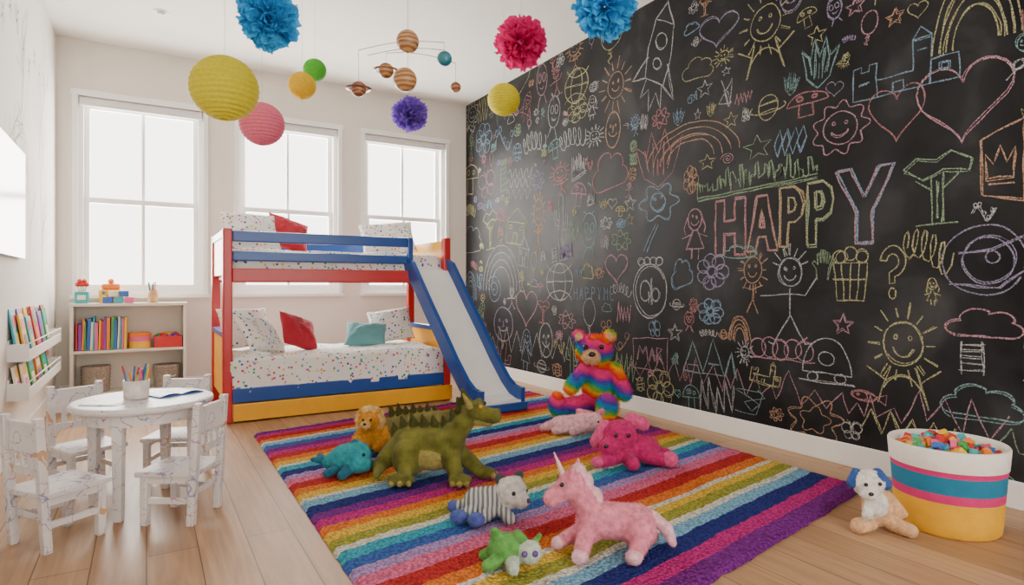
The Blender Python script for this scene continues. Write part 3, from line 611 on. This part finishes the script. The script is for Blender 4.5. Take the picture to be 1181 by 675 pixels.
bu=plushm('blue_patch',(.035,.09,.30));pw=plushm('white',(.74,.70,.64))
plush('plush_puppy',(2.56,1.36),.00357,[E((8,0,25),(19,16,23)),E((0,-10,30),(12,9,14),1),E((-8,-6,53),(17,15,16),1),C_((5,-2,64),(13,-4,52),6,7,2),C_((-20,-2,65),(-26,-5,54),5,6,2),E((2,-12,62),(6,6,6),2),E((-15,-18,46),(10,9,8),1),C_((-8,-10,9),(-24,-15,8),8,9),C_((16,-12,9),(27,-26,7),8,8),C_((-6,-8,34),(-16,-18,22),6,6,1),C_((20,-2,34),(28,-10,20),6,6,0)],[tan,pw,bu],fur=1.4,nf=4500,eyes=[(-18,-19,56,2.2),(-3,-20,57,2.2)],extra=[('nose',(-17,-27,48),(3,2,2.2),BLACK)],z0=0.0)
# ------------------------------------------------------------ chalk drawings
CH={'white':(.50,.50,.50),'yellow':(.50,.47,.24),'pink':(.54,.30,.35),'blue':(.24,.37,.50),'green':(.29,.42,.26),'orange':(.54,.33,.21),'red':(.48,.21,.22),'purple':(.35,.30,.46),'teal':(.24,.41,.40)}
CN=list(CH)
class Chalk:
    def __init__(s):s.v=[];s.f=[];s.m=[];s.k=0
    def line(s,pts,col,w=.011):
        if len(pts)<2:return
        q=[Vector((pts[0][0],pts[0][1]))]
        for p in pts[1:]:
            p=Vector((p[0],p[1]));l=(p-q[-1]).length;n=max(1,int(l/.035));a=q[-1].copy()
            for i in range(1,n+1):q.append(a.lerp(p,i/n))
        sd=U(0,100);s.k+=1;x=XR-.0015-s.k*1e-6
        q=[p+Vector((noise.noise(Vector((p.x*9,p.y*9,sd))),noise.noise(Vector((p.x*9,p.y*9,sd+50)))))*.010 for p in q]
        base=len(s.v);n=len(q)
        for i,p in enumerate(q):
            t=(q[min(n-1,i+1)]-q[max(0,i-1)])
            if t.length<1e-6:t=Vector((1,0))
            t.normalize();nn=Vector((-t.y,t.x))*w*.5*(.75+.6*noise.noise(Vector((i*.7,sd,0))))
            s.v+=[(x,p.x+nn.x,p.y+nn.y),(x,p.x-nn.x,p.y-nn.y)]
        for i in range(n-1):
            a=base+2*i;s.f.append((a,a+1,a+3,a+2));s.m.append(CN.index(col))
CK=Chalk()
def arc(cx,cy,rx,ry=None,a0=0,a1=360,n=22):
    ry=rx if ry is None else ry
    return [(cx+rx*cos(rad(a0+(a1-a0)*i/n)),cy+ry*sin(rad(a0+(a1-a0)*i/n))) for i in range(n+1)]
def spiral(cx,cy,r,t=2.5,n=40):return [(cx+r*i/n*cos(2*pi*t*i/n),cy+r*i/n*sin(2*pi*t*i/n)) for i in range(n+1)]
def rays(cx,cy,r0,r1,n,a0=0,a1=360):
    return [[(cx+r0*cos(rad(a0+(a1-a0)*i/n)),cy+r0*sin(rad(a0+(a1-a0)*i/n))),(cx+r1*(1+.15*(i%2))*cos(rad(a0+(a1-a0)*i/n)),cy+r1*(1+.15*(i%2))*sin(rad(a0+(a1-a0)*i/n)))] for i in range(n)]
def smile(cx,cy,r):return [arc(cx,cy-.0*r,r*.55,r*.5,200,340,10),arc(cx-.35*r,cy+.3*r,.1*r,n=6),arc(cx+.35*r,cy+.3*r,.1*r,n=6)]
def star():return [[(.5*(1 if i%2==0 else .42)*cos(pi/2+i*pi/5),.5*(1 if i%2==0 else .42)*sin(pi/2+i*pi/5)) for i in range(11)]]
def flower(n=7):
    o=[]
    for i in range(n):
        a=2*pi*i/n;o.append(arc(.3*cos(a),.3*sin(a),.19,n=12))
    return o+[arc(0,0,.16)]
def wavyring(n=9,r=.44,am=.06):return [(( r+am*cos(n*t*2*pi/90))*cos(t*2*pi/90),(r+am*cos(n*t*2*pi/90))*sin(t*2*pi/90)) for t in range(91)]
def flowerface():return [wavyring(),arc(0,0,.3)]+smile(0,0,.3)
def heart():
    p=[]
    for i in range(41):
        t=2*pi*i/40;p.append((.5*sin(t)**3,.06+.03*(13*cos(t)-5*cos(2*t)-2*cos(3*t)-cos(4*t))))
    return [p]
def kid():return [arc(0,.18,.22)]+smile(0,.18,.22)+rays(0,.18,.24,.34,14,0,360)+[[(0,-.05),(0,-.3)],[(-.25,-.1),(0,-.14),(.25,-.08)],[(-.15,-.5),(0,-.3),(.15,-.5)]]
def stick():return [arc(0,.26,.15)]+smile(0,.26,.15)+rays(0,.28,.16,.25,7,20,180)+[[(0,.1),(0,-.18)],[(-.42,.02),(-.12,.04),(0,.03),(.2,.02),(.34,.2)],[(-.22,-.5),(0,-.18),(.2,-.48)],[(-.22,-.5),(-.3,-.48)],[(.2,-.48),(.28,-.46)]]
def girl():return [arc(0,.24,.2),[(-.2,.3),(-.3,.1),(-.26,-.02)],[(.2,.3),(.3,.1),(.26,-.02)]]+smile(0,.24,.2)+[[(-.05,.04),(-.25,-.3),(.25,-.3),(.05,.04)],[(-.08,-.02),(-.36,-.1)],[(.08,-.02),(.36,-.1)],[(-.1,-.3),(-.1,-.5)],[(.1,-.3),(.1,-.5)]]
def sunkid():return [arc(0,.14,.24,.22)]+smile(0,.14,.24)+rays(0,.14,.28,.38,14)+[[(-.16,-.1),(-.3,-.5)],[(.16,-.1),(.3,-.5)],arc(0,-.5,.28,.32,30,150,10),[(-.22,-.25),(-.45,-.12)],[(.22,-.25),(.45,-.1)]]
def sun():return [arc(0,0,.22)]+rays(0,0,.27,.42,14)+smile(0,0,.2)
def rocket():
    p=[(0,.5),(.12,.32),(.15,.05),(.12,-.22),(-.12,-.22),(-.15,.05),(-.12,.32),(0,.5)]
    L=[p,arc(0,.15,.07),arc(0,-.05,.05),[(.13,-.02),(.28,-.3),(.12,-.22)],[(-.13,-.02),(-.28,-.3),(-.12,-.22)],[(-.1,-.22),(-.14,-.42),(-.05,-.3),(0,-.5),(.05,-.3),(.14,-.42),(.1,-.22)],[(-.1,.33),(.1,.33)]]
    a=rad(-22);return [[(x*1.5*cos(a)-y*sin(a),x*1.5*sin(a)+y*cos(a)) for x,y in l] for l in L]
def saturn():return [arc(0,0,.28,.3),arc(0,0,.5,.14,150,390),[(-.26,.1),(.26,.12)],[(-.27,-.08),(.27,-.06)]]
def mushroom():return [arc(0,.0,.48,.4,0,180)+[(-.48,0),(.48,0)],[(-.15,0),(-.18,-.45),(.18,-.45),(.15,0)],arc(-.15,.2,.08),arc(.18,.18,.06)]
def tulip():return [[(-.3,-.3),(-.5,.3),(-.25,.1),(-.15,.5),(0,.1),(.15,.5),(.25,.1),(.5,.3),(.3,-.3),(0,-.5),(-.3,-.3)],[(-.2,-.2),(-.3,.2)],[(0,-.3),(0,.0)],[(.2,-.2),(.3,.2)],[(-.1,-.3),(-.12,.3)],[(.1,-.3),(.12,.3)]]
def feathers():return [[(-.5+.25*i,-.4),(-.6+.25*i,0),(-.42+.25*i,.45),(-.32+.25*i,.1),(-.5+.25*i,-.4)] for i in range(4)]
def skyline():
    p=[(-.5,-.4)];x=-.5
    while x<.5:
        h=U(-.2,.5);p+=[(x,h),(x+.02,h+U(-.1,.1))];x+=U(.02,.05);p+=[(x,U(-.3,.1))]
    return [p,[(-.5,-.45),(.5,-.3)],[(-.5,-.38),(.5,-.22)]]
def castle():return [[(-.5,-.5),(-.5,.1),(-.42,.1),(-.42,0),(-.34,0),(-.34,.1),(-.26,.1),(-.26,-.5)],[(-.26,-.2),(.1,-.2),(.1,.3),(.18,.48),(.26,.3),(.26,-.5)],[(.26,-.1),(.5,-.1),(.5,-.5),(-.5,-.5)],[(-.1,-.5),(-.1,-.32),(0,-.32),(0,-.5)],[(.34,-.3),(.42,-.3),(.42,-.2),(.34,-.2),(.34,-.3)],[(.14,.1),(.22,.1)],[(-.44,-.2),(-.34,-.2)],[(.1,.3),(.26,.3)]]
def rainbow():return [arc(0,-.5,.5-.08*i,1-.16*i,0,180,24) for i in range(4)]
def cloud():
    p=[]
    for cx,cy,r,a,b in [(-.3,-.1,.2,250,90),(-.08,.12,.24,170,50),(.2,.08,.2,130,0),(.34,-.12,.16,80,-90)]:p+=arc(cx,cy,r,r,a,b,9)
    return [p+[(-.35,-.29)]]
def cloudflower():return [[(a*.8,b*.6+.2) for a,b in wavyring(6,.4,.08)],arc(0,.2,.14)]+smile(0,.2,.22)+[[(-.05,-.1),(-.3,-.5)],[(.0,-.12),(-.22,-.5)]]
def hand():
    return [[(-.25,-.5),(-.3,-.1),(-.5,.1),(-.42,.2),(-.24,.05),(-.26,.4),(-.16,.42),(-.1,.1),(-.06,.5),(.05,.5),(.06,.1),(.16,.45),(.25,.4),(.2,.05),(.38,.3),(.46,.22),(.3,-.1),(.25,-.5)]]
def popcorn():return [[(-.4,.2),(-.3,-.5),(.3,-.5),(.4,.2),(-.4,.2)],[(-.2,.2),(-.15,-.5)],[(0,.2),(0,-.5)],[(.2,.2),(.15,-.5)],arc(-.25,.32,.14,.12),arc(0,.36,.14,.13),arc(.25,.32,.14,.12),[(-.42,-.1),(.36,-.1)]]
def question():
    o=arc(0,.2,.42,.3,170,-60,14)+[(.08,-.08),(.08,-.2),(-.12,-.2),(-.12,0)]+arc(0,.2,.2,.14,-50,170,10)+[(-.42,.25)]
    return [o,arc(-.02,-.38,.12,.1)]
def tree():return [[(-.5,.3),(-.3,.45),(0,.38),(.2,.5),(.5,.35),(.45,.2),(.1,.25),(-.2,.15),(-.5,.3)],[(-.08,.18),(-.05,-.45)],[(.1,.2),(.08,-.45)],[(-.3,-.48),(.3,-.46)],[(-.08,0),(-.3,.15)],[(.1,.0),(.35,.2)],[(0,.1),(.0,-.4)]]
def wframe():return [[(-.5,.3),(.5,.5),(.5,-.5),(-.45,-.4),(-.5,.3)],[(-.32,-.2),(-.34,.12),(-.17,-.02),(-.02,.2),(.12,-.02),(.3,.16),(.28,-.2),(-.32,-.2)],[(-.3,-.27),(.28,-.28)]]
def bigface():return [arc(0,0,.5,.45,20,330,30),arc(.05,0,.3,.3),[(-.3,.1),(.1,.12),(.5,.3)],arc(.1,.05,.08),[(-.4,-.3),(.2,-.35),(.5,-.1)]]
def cater():return [arc(-.36+.18*i,0.05*(i%2),.13,.36) for i in range(5)]+[[(.3,.3),(.4,.5)],[(-.5,-.4),(.5,-.35)]]
def whale():return [[(-.45,-.3)]+arc(0,-.3,.45,.75,180,0,16)+[(-.45,-.3)],arc(0,0,.15,.15),arc(-.25,-.4,.1,.1),arc(.25,-.4,.1,.1),[(-.5,-.5),(.5,-.5)]]
def bigcircle():return [arc(0,0,.38,.42),arc(.02,0,.34,.38,30,300),arc(-.1,0,.12,.16),[(.05,.2),(.05,-.2)],[(-.02,.0),(-.02,-.2)],arc(.12,-.05,.08,.1)]+[arc(-.2+.14*i,.46,.07,.06) for i in range(4)]
def sign():return [[(-.5,.4),(.5,.5),(.48,-.4),(-.48,-.45),(-.5,.4)],[(-.35,-.2),(-.3,.2),(-.2,0),(-.1,.2),(-.05,-.2)],[(.0,-.2),(.08,.2),(.15,-.2)],[(.03,0),(.14,0)],[(.22,-.2),(.22,.2),(.36,.18),(.24,0),(.38,-.2)],arc(0,-.55,.05,.06)]
def tris():return [[(-.5,-.5),(-.3,.4),(-.1,-.5),(-.5,-.5)],[(-.1,-.5),(.1,.5),(.3,-.5),(-.1,-.5)],[(-.4,-.3),(-.2,-.3)],[(.3,-.5),(.42,.2),(.5,-.5)],[(0,-.2),(.2,-.2)]]
def house():return [[(-.4,-.5),(-.4,.1),(.4,.1),(.4,-.5),(-.4,-.5)],[(-.5,.1),(0,.5),(.5,.1)],[(-.1,-.5),(-.1,-.2),(.1,-.2),(.1,-.5)],[(-.3,-.1),(-.18,-.1),(-.18,0),(-.3,0),(-.3,-.1)],[(.18,-.1),(.3,-.1),(.3,0),(.18,0),(.18,-.1)]]
def fish():return [arc(-.08,0,.34,.22),[(.24,.02),(.5,.22),(.48,-.22),(.24,-.02)],arc(-.25,.05,.04),arc(-.1,0,.1,.15,-80,80)]
def zig(n=9):return [[(-.5+i/n,(.5 if i%2 else -.4)*U(.5,1)) for i in range(n+1)]]
def waves():return [[(-.5+i/30,.12*sin(i*.9)+k) for i in range(31)] for k in (-.25,0,.25)]
def globe():return [arc(0,0,.42),arc(0,0,.2,.42),[(-.42,0),(.42,0)],arc(0,.5,.42,.3,200,340),arc(0,-.5,.42,.3,20,160)]
def face():return [arc(0,0,.34,.44)]+smile(0,0,.34)+[[(0,.1),(.03,-.05),(-.03,-.05)]]
def alien():return [arc(0,.1,.3,.36),arc(-.12,.15,.08,.1),arc(.12,.15,.08,.1),arc(0,-.05,.1,.05,180,360),[(-.1,.44),(-.2,.5)],[(.1,.44),(.2,.5)],[(-.1,-.26),(-.25,-.5)],[(.1,-.26),(.25,-.5)]]
def balloon():return [arc(0,.15,.28,.34),[(0,-.19),(.06,-.26),(-.06,-.26),(0,-.19)],[(0,-.26),(.05,-.35),(-.04,-.43),(.02,-.5)]]
def cactus():return [[(-.1,-.5),(-.1,.4),(0,.5),(.1,.4),(.1,-.5)],[(-.1,-.1),(-.32,-.08),(-.34,.2),(-.24,.2),(-.22,.02),(-.1,0)],[(.1,-.2),(.32,-.18),(.34,.1),(.24,.1),(.22,-.08),(.1,-.08)]]
def butterfly():return [arc(-.22,.16,.2,.24),arc(.22,.16,.2,.24),arc(-.17,-.2,.15,.18),arc(.17,-.2,.15,.18),[(0,.3),(0,-.35)],[(0,.3),(-.12,.48)],[(0,.3),(.12,.48)]]
def ladder():return [[(-.25,-.5),(-.2,.5)],[(.25,-.5),(.2,.5)]]+[[(-.24,-.4+.2*i),(.24,-.38+.2*i)] for i in range(5)]
def swirl():return [spiral(0,0,.45)]
def rockscrib():return [[(U(-.5,.5),U(-.5,.5)) for _ in range(9)]]
def curls():return [[(-.5+i/40*1.0+.1*cos(i*.8),.25*sin(i*.8)+.1*sin(i*.11)) for i in range(41)]]
def vine():return [[(-.5+i/20,.3*sin(i*.35)) for i in range(21)]]+[arc(-.4+.2*i,.3*sin((2+4*i)*.35)+.14,.07,.1,n=9) for i in range(5)]
def bush():return [[(a*.9,b*.7) for a,b in wavyring(7,.42,.09)],[(a*.5,b*.4) for a,b in wavyring(5,.42,.09)]]
def place(fn,y,z,w,h,col,lw=.009,cols=None,dbl=.6):
    rt=U(-.18,.18) if cols=='r' else 0
    for i,pl_ in enumerate(fn()):
        pts=[(y-(a*cos(rt)-b*sin(rt))*w,z+(a*sin(rt)+b*cos(rt))*h) for a,b in pl_];CK.line(pts,col,lw)
        if R()<dbl:
            dx,dz=U(-.009,.009),U(-.009,.009);CK.line([(p[0]+dx,p[1]+dz) for p in pts],col,lw*.7)
used=[]
def PLc(fn,y,z,w,h,col,g=1,**k):
    place(fn,y,z,w,h,col,**k);used.append((y,z,w*g,h*g))
T=[(rocket,3.36,2.74,.57,.83,'white'),(sunkid,2.43,2.59,.45,.5,'yellow'),(star,2.09,2.46,.12,.11,'yellow'),(star,1.86,2.54,.11,.10,'pink'),(star,2.91,2.38,.14,.13,'white'),(star,2.69,2.11,.12,.11,'yellow'),(star,1.93,.78,.12,.12,'pink'),(star,3.19,.65,.15,.13,'white'),(star,2.89,1.86,.15,.12,'yellow'),(star,3.67,1.66,.15,.14,'white'),(star,1.66,2.40,.09,.09,'orange'),
(saturn,2.41,2.12,.25,.27,'yellow'),(mushroom,2.15,2.08,.27,.17,'red'),(flowerface,1.95,1.89,.33,.31,'pink'),(heart,1.65,1.90,.28,.32,'red'),(heart,1.35,1.88,.40,.44,'pink'),(castle,1.62,2.16,.5,.30,'blue'),(rainbow,1.30,2.32,.36,.36,'yellow'),(feathers,2.24,1.87,.21,.19,'blue'),(tulip,3.36,1.97,.49,.43,'red'),(skyline,2.53,1.70,.89,.22,'green'),(cloudflower,3.36,1.53,.55,.53,'blue'),
(kid,2.52,1.03,.30,.40,'orange'),(stick,2.26,.93,.50,.58,'white'),(hand,2.05,1.12,.13,.17,'green'),(popcorn,1.89,1.07,.24,.30,'yellow'),(question,1.67,1.07,.15,.28,'yellow'),(sunkid,1.62,.63,.40,.50,'yellow'),(tree,1.464,1.48,.31,.37,'green'),(wframe,1.20,1.57,.17,.37,'orange'),(bigface,1.27,1.12,.34,.36,'purple'),(cloud,1.27,.82,.31,.2,'pink'),(cater,2.32,.61,.44,.17,'pink'),(whale,2.03,.58,.33,.27,'white'),
(flower,2.86,.82,.23,.19,'blue'),(flower,2.85,1.10,.28,.25,'purple'),(girl,3.0,1.38,.32,.38,'pink'),(bigcircle,3.45,.96,.48,.50,'white'),(sign,3.45,.47,.38,.28,'pink'),(tris,2.88,.51,.46,.24,'teal'),(cactus,4.62,1.62,.3,.5,'white'),(kid,5.0,1.62,.35,.6,'orange'),(globe,4.65,1.04,.5,.42,'white'),(face,5.7,.58,.6,.42,'purple'),(face,4.87,.47,.33,.38,'white'),(sun,3.85,2.67,.45,.5,'orange'),(cloud,1.28,.45,.33,.24,'teal'),(zig,1.6,.27,.45,.16,'yellow'),(castle,1.22,2.62,.3,.3,'orange'),(flower,6.15,2.7,.4,.4,'blue'),(balloon,4.2,.72,.3,.36,'white'),(rainbow,5.75,1.2,.8,.5,'white'),(fish,1.80,.40,.2,.12,'red'),(alien,4.2,1.45,.35,.42,'teal'),(rainbow,3.05,2.04,.85,.26,'orange'),(cloud,2.62,1.22,.26,.12,'teal'),(swirl,5.9,.95,.4,.4,'blue'),(cactus,4.45,.35,.25,.4,'green'),(face,2.25,2.75,.2,.2,'purple')]
for t in T:PLc(*t,g=1.1)
y=3.9;p=[]
while y>1.2:
    p.append((y,.30+U(-.02,.02)));y-=U(.03,.10);p.append((y,.36+U(0,.14)));y-=U(.03,.08)
CK.line(p,'pink',.008)
y=6.2;p=[]
while y>4.0:
    p.append((y,.30+U(-.02,.02)));y-=U(.06,.12);p.append((y,.42+U(0,.15)));y-=U(.06,.12)
CK.line(p,'white',.008)
HP=Chalk()
def letter(polys,y0,y1,z,h,col,col2):
    for pl_ in polys:
        pts=[(y0+(y1-y0)*a,z+(b-.5)*h) for a,b in pl_]
        for q in range(3):
            dx,dz=U(-.006,.006),U(-.006,.006);HP.line([(p[0]+dx,p[1]+dz) for p in pts],col if q<2 else col2,.012)
LH=[[(0,0),(0,1),(.3,1),(.3,.62),(.66,.62),(.66,1),(1,1),(1,0),(.66,0),(.66,.38),(.3,.38),(.3,0),(0,0)]]
LA=[[(0,0),(.34,1),(.66,1),(1,0),(.72,0),(.63,.26),(.37,.26),(.28,0),(0,0)],[(.42,.44),(.5,.74),(.58,.44),(.42,.44)]]
LP=[[(0,0),(0,1),(.6,1),(.9,.88),(1,.7),(.9,.5),(.6,.4),(.34,.4),(.34,0),(0,0)],[(.34,.58),(.34,.84),(.56,.82),(.64,.7),(.56,.6),(.34,.58)]]
LY=[[(0,1),(.26,1),(.5,.62),(.74,1),(1,1),(.64,.42),(.64,0),(.36,0),(.36,.42),(0,1)]]
letter(LH,2.82,2.58,1.395,.37,'pink','red');letter(LA,2.565,2.345,1.395,.35,'pink','orange');letter(LP,2.325,2.165,1.42,.36,'orange','yellow');letter(LP,2.145,1.985,1.42,.37,'green','yellow');letter(LY,1.97,1.66,1.44,.41,'blue','pink')
used+=[(2.24,1.42,1.45,.60)]
def mini(ch_,y,z,s,col):
    G={'H':[[(0,0),(0,1)],[(0,.5),(.7,.5)],[(.7,0),(.7,1)]],'A':[[(0,0),(.35,1),(.7,0)],[(.15,.4),(.55,.4)]],'P':[[(0,0),(0,1),(.6,.9),(.6,.55),(0,.5)]],'Y':[[(0,1),(.35,.5),(.7,1)],[(.35,.5),(.35,0)]],'E':[[(.6,0),(0,0),(0,1),(.6,1)],[(0,.5),(.5,.5)]],'M':[[(0,0),(0,1),(.35,.5),(.7,1),(.7,0)]]}
    for l in G[ch_]:CK.line([(y-a*s*.6,z+b*s) for a,b in l],col,.009)
for i,c in enumerate('HAPPYME'):mini(c,4.42-i*.085,.88,.11,'blue')
used+=[(4.15,.94,.7,.18)]
CM=[m_chalk(k,CH[k]) for k in CN]
mesh('happy_lettering',HP.v,HP.f,CM,HP.m)
fill=[star,flower,heart,sun,face,alien,balloon,cactus,butterfly,house,fish,cloud,globe,swirl,kid,girl,ladder,mushroom,saturn,feathers,waves,rockscrib,zig,stick,flowerface,tulip,hand,rocket,curls,vine,curls,vine,castle,skyline,bush,bush,rainbow,tree]
for sz,tries,ov in ((.40,800,.41),(.27,2200,.40),(.18,4000,.41),(.11,5000,.42),(.07,3000,.46)):
    for _ in range(tries):
        y=U(1.02,6.5);z=U(.19,3.14);w=sz*U(.75,1.3);h=sz*U(.75,1.3)
        for a,b,c,d in used:
            if abs(y-a)<(w+c)*ov and abs(z-b)<(h+d)*ov:break
        else:
            PLc(random.choice(fill if sz>.1 else [star,swirl,heart,curls,rockscrib,flower]),y,z,w*.98,h*.98,random.choice(['white','yellow','pink','blue','green','orange','red','purple','teal','white','yellow','white','pink','white']),lw=U(.0065,.009) if sz>.12 else .0065,cols='r',dbl=.5)
mesh('chalk_drawings',CK.v,CK.f,CM,CK.m)
DM=[paint('pencil_grey',(.42,.42,.44),.9),paint('pencil_red',(.5,.1,.12),.9),paint('pencil_blue',(.1,.2,.45),.9)]
vs=[];fs=[];mm=[]
def wl(pts,w,mi_):
    base=len(vs);n=len(pts)
    for i,p in enumerate(pts):
        a=Vector(pts[max(0,i-1)]);b=Vector(pts[min(n-1,i+1)]);t=(b-a).normalized();nn=Vector((-t.y,t.x))*w*.5
        vs.extend([(XL+.0015,p[0]+nn.x,p[1]+nn.y),(XL+.0015,p[0]-nn.x,p[1]-nn.y)])
    for i in range(n-1):
        a=base+2*i;fs.append((a,a+2,a+3,a+1));mm.append(mi_)
def branch(y,z,a,l,d):
    pts=[(y,z)]
    for i in range(6):
        a+=U(-.25,.25);y+=cos(a)*l/6;z+=sin(a)*l/6;pts.append((y,z))
        if d>0 and R()<.55:branch(y,z,a+random.choice([-1,1])*U(.4,.9),l*.55,d-1)
    wl(pts,.004+.002*d,0)
for y,z,a in [(4.4,1.2,1.2),(5.2,1.1,1.5),(5.8,1.0,1.8),(5.6,1.9,1.4),(4.9,2.1,1.0)]:branch(y,z,a,.8,2)
for i in range(9):
    y=4.3+i*.22;z=2.55+U(-.08,.12);c=random.choice([0,1,2]);wl([(y-.05,z+.04),(y,z),(y+.05,z+.05)],.008,c);wl([(y,z),(y+.01,z-.12)],.006,c);wl([(y-.04,z-.06),(y+.01,z-.02),(y+.05,z-.05)],.006,(c+1)%3)
mesh('wall_doodles',vs,fs,DM,mm)
# ------------------------------------------------------------ light
w=bpy.data.worlds.new('overcast');bpy.context.scene.world=w;w.use_nodes=True
bg=w.node_tree.nodes['Background'];bg.inputs[0].default_value=(1,.965,.90,1);bg.inputs[1].default_value=5.5
l=bpy.data.lights.new('daylight','AREA');l.shape='RECTANGLE';l.size=4.8;l.size_y=2.5;l.energy=700;l.color=(1,.965,.90)
o=bpy.data.objects.new('daylight',l);COL.objects.link(o);o.location=(1.3,7.2,1.85);o.rotation_euler=(rad(-90),0,0)
cam=bpy.data.cameras.new('camera');cam.sensor_width=36;cam.lens=696/1181*36;cam.shift_y=-(337.5-330)/1181
co=bpy.data.objects.new('camera',cam);COL.objects.link(co);co.location=(0,0,1);co.rotation_euler=(pi/2,0,-YAW);bpy.context.scene.camera=co
